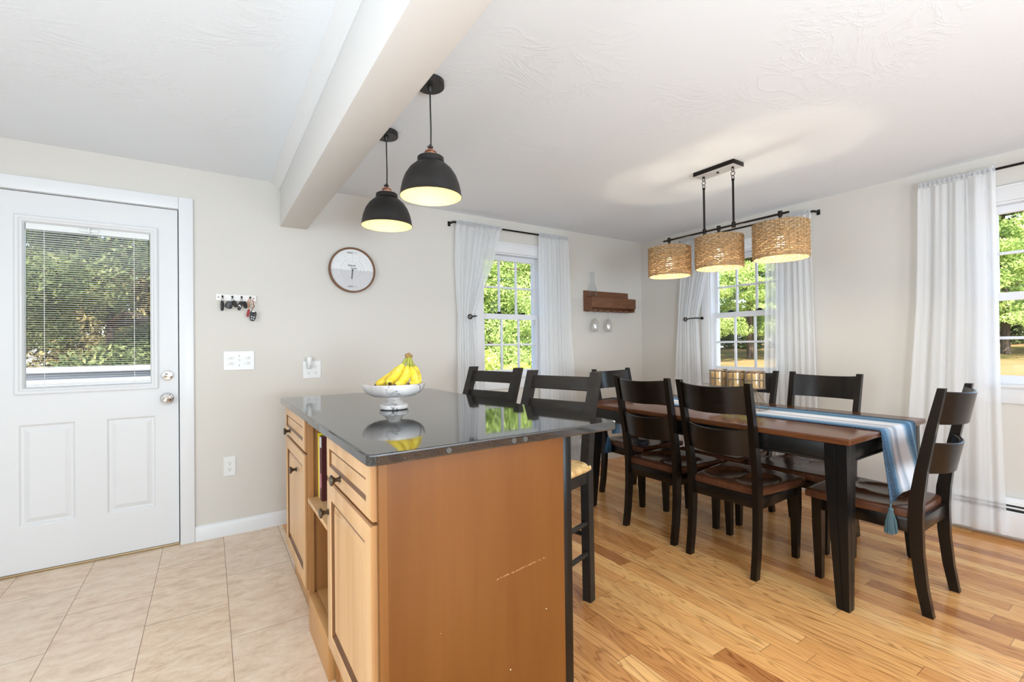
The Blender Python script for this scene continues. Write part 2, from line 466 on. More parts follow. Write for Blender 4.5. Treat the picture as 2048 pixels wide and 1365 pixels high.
def grass_mat():
    m, nt, out = new_mat('dry_autumn_lawn')
    p = position(nt)
    a = noise(nt, p, .6, 4, .6); b = noise(nt, p, 14, 3, .7)
    c = ramp(nt, a, [(.35, (.10, .10, .03)), (.5, (.19, .13, .055)), (.7, (.25, .165, .08))])
    c = mix(nt, mth(nt, 'MULTIPLY', b, .5), c, (.14, .10, .04))
    principled(nt, out, c, .95, spec=.05); return m

MAT['wall'] = wall_mat(); MAT['ceil'] = ceiling_mat(); MAT['floor'] = wood_floor_mat(); MAT['tile'] = tile_mat()
MAT['beam'] = plain('beige_beam_paint', (.78, .755, .73), .55, spec=.25)
MAT['trim'] = plain('white_semigloss_trim', (.765, .762, .765), .35, spec=.4)
MAT['door'] = plain('white_painted_steel_door', (.735, .728, .728), .42, spec=.35)
MAT['vinyl'] = plain('white_window_vinyl', (.76, .762, .78), .38, spec=.4)
MAT['maple'] = maple_mat('honey_maple', (.70, .42, .20))
MAT['maple_in'] = maple_mat('cabinet_interior_maple', (.56, .29, .105), .4)
MAT['maple_edge'] = maple_mat('glaze_and_shade_maple', (.17, .07, .024))
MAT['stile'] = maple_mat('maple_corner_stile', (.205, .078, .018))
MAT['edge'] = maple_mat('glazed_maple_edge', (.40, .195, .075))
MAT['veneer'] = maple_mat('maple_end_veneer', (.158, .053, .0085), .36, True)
MAT['frame'] = maple_mat('maple_face_frame', (.40, .19, .066))
MAT['granite'] = granite_mat(); MAT['marble'] = marble_mat()
MAT['black'] = dark_wood('black_painted_wood', (.0035, .0032, .0030), (.008, .007, .006), .30)
MAT['espresso'] = dark_wood('espresso_wood', (.0055, .0036, .0024), (.016, .0095, .006), .26)
MAT['cherry'] = dark_wood('cherry_stained_wood', (.105, .036, .0135), (.175, .064, .025), .18, (60, 7, 60))
MAT['seatwood'] = dark_wood('dark_cherry_seat_wood', (.085, .03, .014), (.14, .055, .024), .24, (60, 7, 60))
MAT['stool'] = dark_wood('brown_black_stool_wood', (.020, .0165, .014), (.042, .035, .029), .45)
MAT['walnut'] = dark_wood('walnut_shelf_wood', (.15, .06, .028), (.26, .115, .055), .4, (7, 60, 60))
MAT['bronze'] = plain('oil_rubbed_bronze', (.018, .014, .012), .38, .7)
MAT['knob'] = plain('aged_bronze_knob', (.10, .072, .052), .34, .8)
MAT['chrome'] = plain('polished_chrome', (.78, .78, .79), .08, 1.0)
MAT['steel'] = plain('dull_steel', (.075, .068, .058), .5, .4)
MAT['shade'] = plain('matte_black_lamp_shade', (.016, .014, .013), .45, .1)
MAT['shade_in'] = plain('cream_lamp_lining', (.86, .70, .36), .6, spec=.2)
MAT['copper'] = plain('brushed_copper', (.80, .42, .30), .25, 1.0)
MAT['sheer'] = sheer_mat(); MAT['glass'] = glass_mat(); MAT['lantern_glass'] = glass_mat('lantern_glass', .1, (.98, .985, .99))
MAT['wicker'] = wicker_mat(); MAT['rush'] = rush_mat(); MAT['runner'] = runner_mat()
MAT['bulb'] = emit('warm_bulb', (1, .80, .48), 6.0)
MAT['plastic'] = plain('white_plastic', (.77, .765, .745), .35)
MAT['slot'] = plain('dark_slot', (.02, .02, .02), .6)
MAT['blackplastic'] = plain('black_key_plastic', (.014, .013, .013), .4)
MAT['tassel'] = plain('teal_cotton_tassel', (.085, .135, .145), .95, spec=.05)
MAT['tassel_blue'] = plain('blue_cotton_tassel', (.06, .14, .25), .95, spec=.05)
MAT['wax'] = plain('amber_candle_wax', (.80, .50, .20), .5, spec=.3)
MAT['gold'] = plain('antique_brass_wire', (.30, .22, .15), .4, .7)
MAT['rimwood'] = dark_wood('warm_walnut_clock_rim', (.17, .075, .03), (.26, .13, .06), .4)
MAT['dial'] = dial_mat()
MAT['ink'] = plain('dark_print', (.06, .06, .065), .6); MAT['inkgrey'] = plain('pale_grey_print', (.42, .42, .43), .6)
MAT['heater'] = plain('white_enamelled_steel', (.80, .80, .80), .4)
MAT['lawn'] = grass_mat()
def bark_mat():
    m, nt, out = new_mat('grey_brown_bark')
    n = noise(nt, mapping(nt, position(nt), (9, 9, 1.6)), 1.0, 4, .65)
    principled(nt, out, ramp(nt, n, [(.35, (.035, .025, .018)), (.5, (.085, .062, .045)), (.7, (.16, .125, .095))]), .95, spec=.05, normal=bump(nt, n, .8, .03)); return m
MAT['bark'] = bark_mat()
MAT['orange'] = plain('orange_lanyard', (.62, .20, .05), .7); MAT['red'] = plain('red_key_tag', (.30, .015, .02), .5)
MAT['deck'] = plain('pale_grey_deck_rail', (.34, .37, .42), .6)
MAT['yellow'] = plain('yellow_book_cover', (.85, .66, .04), .5); MAT['cream'] = plain('cream_book_cover', (.80, .60, .42), .6)
MAT['maroon'] = plain('maroon_book_cover', (.085, .018, .018), .45); MAT['page'] = plain('paper_pages', (.78, .74, .66), .8)
MAT['label'] = plain('pale_spine_label', (.66, .66, .66), .5)
def banana_mat():
    m, nt, out = new_mat('ripe_banana_peel')
    co = coords(nt); n = noise(nt, co, 30, 3, .6)
    c = ramp(nt, n, [(.3, (.62, .40, .02)), (.5, (.82, .62, .05)), (.75, (.88, .74, .16))])
    sp = noise(nt, co, 120, 2, .5)
    c = mix(nt, mth(nt, 'MULTIPLY', mth(nt, 'GREATER_THAN', sp, .70), .7), c, (.16, .08, .02))
    principled(nt, out, c, .42, spec=.4); return m
MAT['banana'] = banana_mat()
MAT['bananastem'] = plain('green_banana_stem', (.34, .34, .05), .5); MAT['bananatip'] = plain('brown_banana_tip', (.06, .035, .015), .7)
MAT['pine'] = leaf_mat('soft_pine_needles', (.12, .19, .06), (.38, .50, .15), (.74, .82, .36))
MAT['bush'] = leaf_mat('yellow_green_hedge_leaves', (.22, .27, .05), (.58, .64, .15), (.90, .90, .40), 3.5)
MAT['shrub'] = leaf_mat('dark_green_leaves', (.07, .12, .05), (.22, .31, .12), (.55, .58, .26), 2.6)
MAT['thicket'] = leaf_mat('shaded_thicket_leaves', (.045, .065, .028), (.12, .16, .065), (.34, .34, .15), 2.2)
MAT['brush'] = leaf_mat('brown_undergrowth', (.075, .065, .032), (.17, .15, .065), (.40, .34, .16), 2.4)
# ---------------------------------------------------------------- room shell
T = .15
XL, YR = -2.0, -3.2      # unseen left and rear walls
def cells(cuts_a, cuts_b, holes):
    A = sorted(set(cuts_a)); Bc = sorted(set(cuts_b))
    for a0, a1 in zip(A, A[1:]):
        for b0, b1 in zip(Bc, Bc[1:]):
            ca, cb = (a0 + a1) / 2, (b0 + b1) / 2
            if not any(h[0] < ca < h[1] and h[2] < cb < h[3] for h in holes):
                yield a0, a1, b0, b1
def wall(name, axis, at, thick, lo, hi, holes, label):
    b = B()
    ca = [lo, hi] + [v for h in holes for v in h[:2]]; cb = [-.02, CZ + .12] + [v for h in holes for v in h[2:]]
    for a0, a1, b0, b1 in cells(ca, cb, holes):
        if axis == 'x': b.box((a0, at, b0), (a1, at + thick, b1))
        else: b.box((at, a0, b0), (at + thick, a1, b1))
    return tag(b.done(name, MAT['wall'], smooth=0), label, 'wall', kind='structure')
WIN = [2.272, 2.30, .44]
wz = (.905, 2.0); wh = .315
wall('wall_back', 'x', D, T, XL - T, X + T, [(-.982, -.135, -.02, 2.04), (WIN[0] - wh, WIN[0] + wh, *wz)], 'greige painted back wall with the white exterior door and clock')
wall('wall_right', 'y', X, T, YR - T, D, [(WIN[1] - wh, WIN[1] + wh, *wz), (WIN[2] - wh, WIN[2] + wh, *wz)], 'greige painted wall with two curtained windows beside the dining table')
wall('wall_left', 'y', XL - T, T, YR - T, D, [], 'greige side wall of the kitchen')
wall('wall_rear', 'x', YR - T, T, XL, X, [], 'greige wall behind the kitchen')
b = B(); b.box((XL - T, YR - T, CZ), (X + T, D + T, CZ + .2))
tag(b.done('ceiling', MAT['ceil'], smooth=0), 'white skip-trowel textured plaster ceiling', 'ceiling', kind='structure')
b = B(); b.box((.40, YR - T, -.12), (X + T, D + .08, 0))
tag(b.done('floor', MAT['floor'], smooth=0), 'honey oak strip wood floor of the dining area', 'floor', kind='structure')
b = B(); b.box((XL - T, YR - T, -.12), (.40, D + .08, 0))
tag(b.done('floor.001', MAT['tile'], smooth=0), 'beige stone-look tile floor in front of the white door', 'floor', kind='structure')
# beam and its crown
b = B(); b.box((.402, YR, 1.998), (.570, D, CZ), .004)
tag(b.done('beam', MAT['beam'], smooth=30), 'beige boxed ceiling beam running over the kitchen island', 'beam', kind='structure')
b = B(); prof = [(.402, CZ - .048), (.397, CZ - .048), (.393, CZ - .040), (.380, CZ - .030), (.372, CZ - .020), (.364, CZ - .016), (.352, CZ - .008), (.346, CZ - .006), (.346, CZ), (.402, CZ)]
b.prism(prof, 'y', YR, D)
tag(b.done('trim_1', MAT['trim'], smooth=25), 'narrow white crown moulding along the beam', 'trim', kind='structure')
# baseboards
def baseboard(name, pts, label):
    b = B()
    for (x0, y0, x1, y1, nx, ny) in pts:
        prof = [(0, 0), (.013, 0), (.013, .070), (.010, .080), (.006, .088), (0, .092)]
        ra = [(x0 + nx * p, y0 + ny * p, z) for p, z in prof]; rb = [(x1 + nx * p, y1 + ny * p, z) for p, z in prof]
        b.ring_loft([ra, rb])
    return tag(b.done(name, MAT['trim'], smooth=25), label, 'baseboard', kind='structure')
baseboard('baseboard_back', [(-.078, D, 1.56, D, 0, -1), (3.06, D, X, D, 0, -1)], 'white baseboard along the back wall')
baseboard('baseboard_right', [(X, .93, X, D, -1, 0)], 'white baseboard along the window wall')

# ---------------------------------------------------------------- exterior door
dr = thing('door_1', 'white half-lite exterior door with built-in blind and chrome lock', 'door', (-.558, D, 0), kind='structure')
def DX(x): return x + .558
b = B()    # casing + jamb
cy = -.018
for (x0, x1, z0, z1) in ((-.152, -.079, 0, 2.10), (-1.038, -.965, 0, 2.10)):
    b.box((DX(x0), cy, z0), (DX(x1), 0, z1 if x0 > -.5 else z1), .004)
b.box((DX(-.965), cy, 2.028), (DX(-.152), 0, 2.10), .004)
b.box((DX(-.152), 0, 0), (DX(-.136), .12, 2.04)); b.box((DX(-.981), 0, 0), (DX(-.965), .12, 2.04)); b.box((DX(-.981), 0, 2.028), (DX(-.136), .12, 2.04))
b.done('door_casing', MAT['trim'], dr, 30)
b = B(); b.box((DX(-.178), .058, .012), (DX(-.152), .085, 2.028)); b.box((DX(-.965), .058, .012), (DX(-.942), .085, 2.028)); b.box((DX(-.942), .058, 2.004), (DX(-.178), .085, 2.028)); b.done('door_stop', plain('dark_weatherstrip', (.05, .05, .05), .8), dr, 0)
b = B()
b.box((DX(-.98), .005, 0), (DX(-.137), .14, .012), .003); b.done('threshold', plain('bronze_threshold', (.42, .30, .16), .4, .5), dr, 30)
f0, f1 = .012, .056
lite = (-.826, -.288, .972, 1.872)
panels = [(-.844, -.618, .249, .790), (-.491, -.266, .249, .790)]
b = B()
xs = [-.961, -.158] + [v for h in [lite] + panels for v in h[:2]]; zs = [.014, 2.024] + [v for h in [lite] + panels for v in h[2:]]
for a0, a1, c0, c1 in cells(xs, zs, [lite] + panels): b.box((DX(a0), f0, c0), (DX(a1), f1, c1))
def rects(b, hole, steps, cap=True):
    rings = []
    for ins, y in steps:
        x0, x1, z0, z1 = hole[0] + ins, hole[1] - ins, hole[2] + ins, hole[3] - ins
        rings.append([(DX(x0), y, z0), (DX(x1), y, z0), (DX(x1), y, z1), (DX(x0), y, z1)])
    b.ring_loft(rings, cap)
slab = b
for p in panels:
    rects(b, p, [(0, f1), (0, f0), (.004, f0 + .001), (.012, f0 + .009), (.020, f0 + .010), (.024, f0 + .009), (.044, f0 + .001), (.046, f0 + .001)])
slab = b.done('door_slab', MAT['door'], dr, 0)
b = B()    # raised lite frame
fo = (-.855, -.254, .947, 1.902)
rects(b, fo, [(0, f0), (0, f0 - .010), (.006, f0 - .014), (.016, f0 - .014), (.024, f0 - .008), (.030, f0 - .008), (.038, f0 + .004), (.038, f0 + .03), (.0295, f0 + .03), (.0295, f0)], cap=False)
b.done('lite_frame', MAT['door'], dr, 25)
b = B()
b.box((DX(-.826), f0 + .006, .975), (DX(-.288), f0 + .009, 1.87)); b.box((DX(-.826), f0 + .040, .975), (DX(-.288), f0 + .043, 1.87))
b.done('glass_pane', MAT['glass'], dr, 0)
blind = B()
blind.box((DX(-.815), f0 + .013, 1.832), (DX(-.296), f0 + .033, 1.866), .002)
blind.box((DX(-.812), f0 + .016, .990), (DX(-.300), f0 + .030, 1.000), .002)
k = 0; z = 1.008
while z < 1.826:
    blind.box((DX(-.811), f0 + .0165, z), (DX(-.301), f0 + .0305, z + .0012), M=None); z += .0122
for xx in (-.744, -.366): blind.cyl((DX(xx), f0 + .0155, .995), (DX(xx), f0 + .0155, 1.84), .0014, 6)
blind = blind.done('blind', plain('white_blind_slats', (.84, .84, .82), .45), dr, 0)
b = B(); b.box((DX(-.60), f0 + .002, 1.842), (DX(-.52), f0 + .006, 1.858), .002); b.box((DX(-.565), f0 - .006, 1.836), (DX(-.555), f0 + .006, 1.864), .002)
b.done('blind_slider', MAT['plastic'], dr, 30)
b = B(); Mx = Matrix.Rotation(PI / 2, 4, 'X')   # lathe axis z -> -y
def facing(prof, x, z, y0, n=28, bb=None):
    bb.lathe(prof, (DX(x), y0, z), n, Matrix.Rotation(PI / 2, 4, 'X'))
facing([(.001, 0), (.034, 0), (.034, .004), (.029, .009), (.014, .011), (.013, .024), (.020, .030), (.027, .040), (.028, .050), (.024, .058), (.014, .062), (.012, .059), (.0, .058)], -.213, .885, f0, bb=b)
b.done('door_knob', MAT['chrome'], dr, 40)
b = B(); facing([(.001, 0), (.031, 0), (.031, .004), (.027, .012), (.022, .014), (.0, .014)], -.211, 1.022, f0, bb=b)
b.cbox((DX(-.211), f0 - .020, 1.022), (.036, .012, .011), .004, rot=(0, .5, 0)); b.done('deadbolt', MAT['chrome'], dr, 40)
b = B(); b.box((DX(-.159), f0 + .004, .86), (DX(-.155), f0 + .03, .90)); b.done('latch_plate', MAT['steel'], dr, 0)

# ---------------------------------------------------------------- windows
def window(n, loc, rz, label):
    w = thing('window_%d' % n, label, 'window', loc, rz, kind='structure')
    b = B()     # picture-frame casing, local -y is the room side
    for (x0, x1, z0, z1) in ((-.392, -.312, .80, 2.088), (.312, .392, .80, 2.088)):
        b.box((x0, -.018, z0), (x1, 0, z1), .004)
    b.box((-.3125, -.018, 2.0), (.3125, 0, 2.088), .004); b.box((-.3125, -.018, .80), (.3125, 0, .895), .004)
    b.box((-.40, -.024, 2.078), (.40, 0, 2.094), .003)
    b.done('casing', MAT['trim'], w, 30)
    b = B()
    b.box((-.315, -.004, .89), (-.300, .14, 2.0)); b.box((.300, -.004, .89), (.315, .14, 2.0)); b.box((-.3, -.004, 1.988), (.3, .14, 2.0)); b.done('jamb', MAT['vinyl'], w, 0)
    b = B(); b.box((-.33, -.034, .893), (.33, .15, .912), .004); b.done('sill', MAT['trim'], w, 30)
    def sash(nm, z0, z1, g0, g1, y0, y1):
        s = B()
        hs = [(-.274, .274, g0, g1)]
        for a0, a1, c0, c1 in cells([-.3, .3, -.274, .274], [z0, z1, g0, g1], hs): s.box((a0, y0, c0), (a1, y1, c1))
        so = s.done(nm, MAT['vinyl'], w, 0)
        m = B(); ym = (y0 + y1) / 2
        for xx in (-.0915, .0915): m.box((xx - .009, ym - .010, g0), (xx + .009, ym + .010, g1), .003)
        zc = (g0 + g1) / 2
        for x0_, x1_ in ((-.274, -.1006), (-.0824, .0824), (.1006, .274)): m.box((x0_, ym - .0095, zc - .009), (x1_, ym + .0095, zc + .009), .003)
        m.done('muntin', MAT['vinyl'], so, 30)
        p = B(); p.box((-.276, ym - .002, g0 - .002), (.276, ym + .002, g1 + .002)); p.done('pane', MAT['glass'], so, 0)
    sash('upper_sash', 1.425, 1.988, 1.462, 1.945, .070, .100)
    sash('lower_sash', .912, 1.462, .963, 1.414, .034, .064)
    for xx in (-.13, .13):
        b = B(); b.box((xx - .028, .036, 1.462), (xx + .028, .062, 1.472), .003); b.box((xx - .006, .030, 1.470), (xx + .026, .046, 1.480), .003)
        b.done('sash_lock', MAT['bronze'], w, 30)
    return w
window(1, (WIN[0], D, 0), 0, 'white double-hung window in the back wall between white curtains')
window(2, (X, WIN[1], 0), -PI / 2, 'white double-hung window on the window wall behind the wicker chandelier')
window(3, (X, WIN[2], 0), -PI / 2, 'white double-hung window partly cut off by the picture edge')

# ---------------------------------------------------------------- baseboard heaters
def heater(name, loc, rz, length, label):
    h = thing(name, label, 'heater', loc, rz)
    # local: along +x, wall at y=0, room at -y
    b = B()
    b.prism([(-.002, .030), (-.064, .030), (-.066, .034), (-.066, .170), (-.060, .176), (-.057, .172), (-.060, .166), (-.060, .036), (-.002, .036)], 'x', 0.0, length)
    b.done('front_panel', MAT['heater'], h, 30)
    b = B(); b.prism([(0, .03), (0, .250), (-.040, .250), (-.062, .228), (-.064, .214), (-.060, .214), (-.057, .226), (-.038, .244), (-.006, .244), (-.006, .03)], 'x', 0.0, length)
    b.done('back_panel', MAT['heater'], h, 30)
    b = B(); b.cbox((length / 2, -.056, .196), (length - .01, .006, .010), .001); b.done('damper', MAT['heater'], h, 0)
    b = B(); b.box((.004, -.050, .045), (length - .004, -.008, .21)); b.done('fin_core', MAT['slot'], h, 0)
    b = B(); b.box((.0, -.068, .026), (.014, 0, .252), .003)
    b.done('end_cap', MAT['heater'], h, 30)
    return h
heater('baseboard_heater', (X - .001, .925, 0), -PI / 2, 3.2, 'white baseboard heater under the window cut off at the picture edge')
hb = heater('baseboard_heater', (3.05, D - .001, 0), PI, 1.48, 'white baseboard heater under the back wall window, behind the stools')
hb.rotation_euler = (0, 0, 0); hb.location = (1.57, D - .001, 0)
for c in hb.children:
    if c.name.startswith('end_cap'): c.location = (1.467, 0, 0)
# ---------------------------------------------------------------- kitchen island
IO = (.318, 1.122, 0); IR = .004
L, W = 1.60, .856
ct = thing('countertop', 'black speckled granite countertop on the kitchen island', 'countertop', IO, IR)
def rrect(x0, x1, y0, y1, r, n=6):
    P = []
    for cx, cy, a in ((x1 - r, y0 + r, -PI / 2), (x1 - r, y1 - r, 0), (x0 + r, y1 - r, PI / 2), (x0 + r, y0 + r, PI)):
        for i in range(n + 1):
            t = a + PI / 2 * i / n; P.append((cx + r * math.cos(t), cy + r * math.sin(t)))
    return P
b = B(); rings = []
for ins, z in ((.006, .884), (.0015, .8855), (0, .889), (0, .909), (.0015, .9125), (.005, .914)):
    rings.append([(x, y, z) for x, y in rrect(ins, W - ins, ins, L - ins, .022 - ins * .5)])
b.ring_loft(rings); b.done('slab', MAT['granite'], ct, 16)
for xx in (.214, .423, .463):
    b = B(); b.lathe([(0, .003), (.0075, .003), (.0085, .0015), (.0085, -.002)], (xx, 0, .8985), 16, Matrix.Rotation(PI / 2, 4, 'X')); b.done('bolt_cap', MAT['steel'], ct, 40)

def frect(b, y0, y1, z0, z1, steps, cap=True):
    rings = []
    for ins, x in steps:
        rings.append([(x, y1 - ins, z0 + ins), (x, y0 + ins, z0 + ins), (x, y0 + ins, z1 - ins), (x, y1 - ins, z1 - ins)])
    b.ring_loft(rings, cap)
def knob(parent, y, z):
    b = B(); M = Matrix.Rotation(-PI / 2, 4, 'Y')
    b.lathe([(0, 0), (.010, 0), (.010, .003), (.0065, .006), (.0062, .014), (.010, .019), (.0165, .024), (.0170, .027), (.0145, .030), (.012, .0295), (.0, .031)], (.0205, y, z), 20, M)
    b.done('knob', MAT['knob'], parent, 40)
def front(parent, name, y0, y1, z0, z1, kind, ky, kz):
    b = B()
    if kind == 'drawer':
        st = [(0, .0415), (0, .026), (.004, .0215), (.010, .020), (.040, .020), (.043, .0225), (.050, .0275), (.053, .0262), (.055, .0255)]
    else:
        st = [(0, .0415), (0, .026), (.004, .0215), (.010, .020), (.055, .020), (.058, .0225), (.063, .032), (.067, .033), (.090, .0255), (.095, .0250)]
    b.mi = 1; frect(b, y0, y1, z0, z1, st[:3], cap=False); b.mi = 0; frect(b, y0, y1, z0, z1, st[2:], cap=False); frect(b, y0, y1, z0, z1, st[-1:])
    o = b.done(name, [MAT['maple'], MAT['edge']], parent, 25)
    # dark glaze in the groove; its door strip also paints shade on the bevel
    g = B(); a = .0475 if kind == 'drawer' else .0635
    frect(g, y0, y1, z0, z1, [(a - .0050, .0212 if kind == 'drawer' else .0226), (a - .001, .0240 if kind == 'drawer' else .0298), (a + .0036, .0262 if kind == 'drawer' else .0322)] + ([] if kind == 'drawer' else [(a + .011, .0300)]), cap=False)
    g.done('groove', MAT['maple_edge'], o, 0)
    knob(o, ky, kz)
    return o
def cabinet(y0, y1, label, near):
    c = thing('base_cabinet', label, 'cabinet', IO, IR)
    b = B()
    b.box((.062, y0, 0), (.633, y1, .108)); b.box((.056, y0 + .002, .108), (.633, y1 - .002, .8835)); 
    b.done('body', MAT['maple_in'], c, 0)
    b = B()
    for (a0, a1, c0, c1) in cells([y0, y1, y0 + .03, y1 - .03], [.108, .8835, .70, .74, .14], [(y0 + .03, y1 - .03, .14, .70), (y0 + .03, y1 - .03, .74, .8835)]): b.box((.042, a0, c0), (.056, a1, c1))
    b.done('face_frame', MAT['frame'], c, 0)
    m = .012
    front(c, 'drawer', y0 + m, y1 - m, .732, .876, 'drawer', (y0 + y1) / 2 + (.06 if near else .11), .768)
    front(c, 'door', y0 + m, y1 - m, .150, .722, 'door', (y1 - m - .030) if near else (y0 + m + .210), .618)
    return c
near = cabinet(.040, .580, 'maple base cabinet with flat veneer end panel at the near end of the island', True)
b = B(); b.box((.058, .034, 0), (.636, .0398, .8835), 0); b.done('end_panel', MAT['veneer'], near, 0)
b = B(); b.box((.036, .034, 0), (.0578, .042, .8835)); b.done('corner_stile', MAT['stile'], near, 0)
far = cabinet(.985, 1.575, 'maple base cabinet at the far end of the island nearest the back wall', False)
bc = thing('open_bookcase', 'open maple bookcase unit between the two island cabinets', 'bookcase', IO, IR)
b = B()
b.box((.030, .5805, .118), (.050, .600, .8835)); b.box((.030, .966, .118), (.050, .9845, .8835)); b.box((.050, .5805, .0), (.62, .590, .8835)); b.box((.050, .976, .0), (.62, .9845, .8835))
b.done('side_panel', MAT['frame'], bc, 0)
b = B(); b.box((.62, .5805, .0), (.633, .9845, .8835)); b.done('rear_panel', MAT['maple_in'], bc, 0)
b = B(); b.box((.026, .6005, .532), (.6195, .9655, .550), .002); b.done('shelf', MAT['maple'], bc, 30)
b = B(); b.box((.028, .6005, 0), (.060, .9655, .150), .002); b.box((.0605, .5905, .135), (.6195, .9755, .150)); b.done('bottom_board', MAT['maple_in'], bc, 30)
b = B(); b.box((.30, .972, .150), (.32, .9755, .30)); b.box((.24, .9655, .1505), (.36, .9755, .27)); b.done('corner_block', MAT['frame'], bc, 0)
bp = B(); bp.box((.6365, .034, 0), (.670, 1.575, .8835), .002)
bp = bp.done('back_panel', MAT['black'], None, 30); bp.name = 'island_backboard'; bp.location = IO; bp.rotation_euler = (0, 0, IR)
tag(bp, 'black painted backboard on the stool side of the island', 'panel')
# books on the bookcase shelf
def book(y, th, h, dp, cover, label, spine_label=False):
    k = thing('book', label, 'book', (IO[0] + .062, IO[1] + y, .5502), 0)
    b = B(); b.box((0, 0, 0), (.003, th, h), .0008); b.box((.003, 0, 0), (dp, .0025, h)); b.box((.003, th - .0025, 0), (dp, th, h)); b.done('cover', cover, k, 30)
    b = B(); b.box((.0032, .0027, .003), (dp - .004, th - .0027, h - .003)); b.done('page_block', MAT['page'], k, 0)
    if spine_label:
        b = B(); b.box((-.0006, .0005, h - .045), (.0, th - .0005, h - .002)); b.done('spine_label', MAT['label'], k, 0)
        b = B(); b.box((-.0006, .004, .05), (.0, th - .004, .11)); b.done('spine_print', plain('pink_spine_print', (.45, .16, .20), .5), k, 0)
book(.945, .014, .268, .20, MAT['yellow'], 'thin yellow book standing on the island shelf')
book(.922, .013, .250, .19, MAT['cream'], 'thin cream book between the yellow and maroon books')
book(.880, .036, .262, .21, MAT['maroon'], 'thick maroon book with pale label on the island shelf', True)

# ---------------------------------------------------------------- bar stools
def make_stool():
    r = thing('bar_stool', 'near brown-black bar stool with woven rush seat at the island', 'bar stool', (0, 0, 0), 0, 'bar stools at the island')
    hw = .19
    # local +y = front (towards the island); back posts at y=-.19
    for sx in (-1, 1):
        b = B(); b.beam([(sx * hw, -.195, 0), (sx * hw, -.190, .40), (sx * hw, -.190, .64), (sx * hw, -.222, .85), (sx * hw, -.290, 1.046)], .042, [.040, .042, .046, .048, .044], 'z', .005)
        b.done('rear_post', MAT['stool'], r, 30)
        b = B(); b.beam([(sx * .192, .130, 0), (sx * .192, .130, .615)], .036, .036, 'z', .004); b.done('leg', MAT['stool'], r, 30)
    for nm, z, hgt, y in (('top_rail', .988, .068, -.267), ('lower_rail', .872, .066, -.231)):
        b = B(); b.cbox((0, y, z), (.345, .018, hgt), .004, rot=(.3, 0, 0)); b.done(nm, MAT['stool'], r, 30)
    b = B()
    for sx in (-1, 1): b.cbox((sx * .193, -.030, .577), (.022, .29, .065), .003)
    for yy in (-.188, .130): b.cbox((0, yy, .577), (.345, .022, .065), .003)
    b.done('apron', MAT['stool'], r, 30)
    b = B()
    for_r = []
    for ins, z in ((.010, .596), (.001, .604), (0, .612), (.002, .624), (.010, .633), (.026, .639), (.060, .642), (.120, .640), (.150, .638)):
        for_r.append([(x, y, z) for x, y in rrect(-.214 + ins, .214 - ins, -.204 + ins, .144 - ins, max(.004, .018 - ins * .1), 4)])
    b.ring_loft(for_r)
    b.done('seat', MAT['rush'], r, 60)
    for nm, z0, a in (('stretcher', .22, 1), ('stretcher', .36, 1)):
        for sx in (-1, 1):
            b = B(); b.cyl((sx * .192, -.175, z0), (sx * .192, .115, z0), .011, 10); b.done(nm, MAT['stool'], r, 40)
    b = B(); b.cyl((-.18, -.190, .30), (.18, -.190, .30), .011, 10); b.done('stretcher', MAT['stool'], r, 40)
    b = B(); b.cyl((-.185, .130, .27), (.185, .130, .27), .012, 10); b.done('footrest', MAT['stool'], r, 40)
    return r
stool = make_stool()
def stool_at(o, x, y, deg):       # x,y = middle of the back posts on the floor; deg = turn from facing -x
    a = PI / 2 + math.radians(deg)
    o.rotation_euler = (0, 0, a); o.location = (x - math.sin(a) * .195, y + math.cos(a) * .195, 0)
stool_at(stool, 1.400, 1.776, 17)
s2 = dup(stool, label='far brown-black bar stool with ladder back, nearest the back wall')
stool_at(s2, 1.385, 2.415, 15)

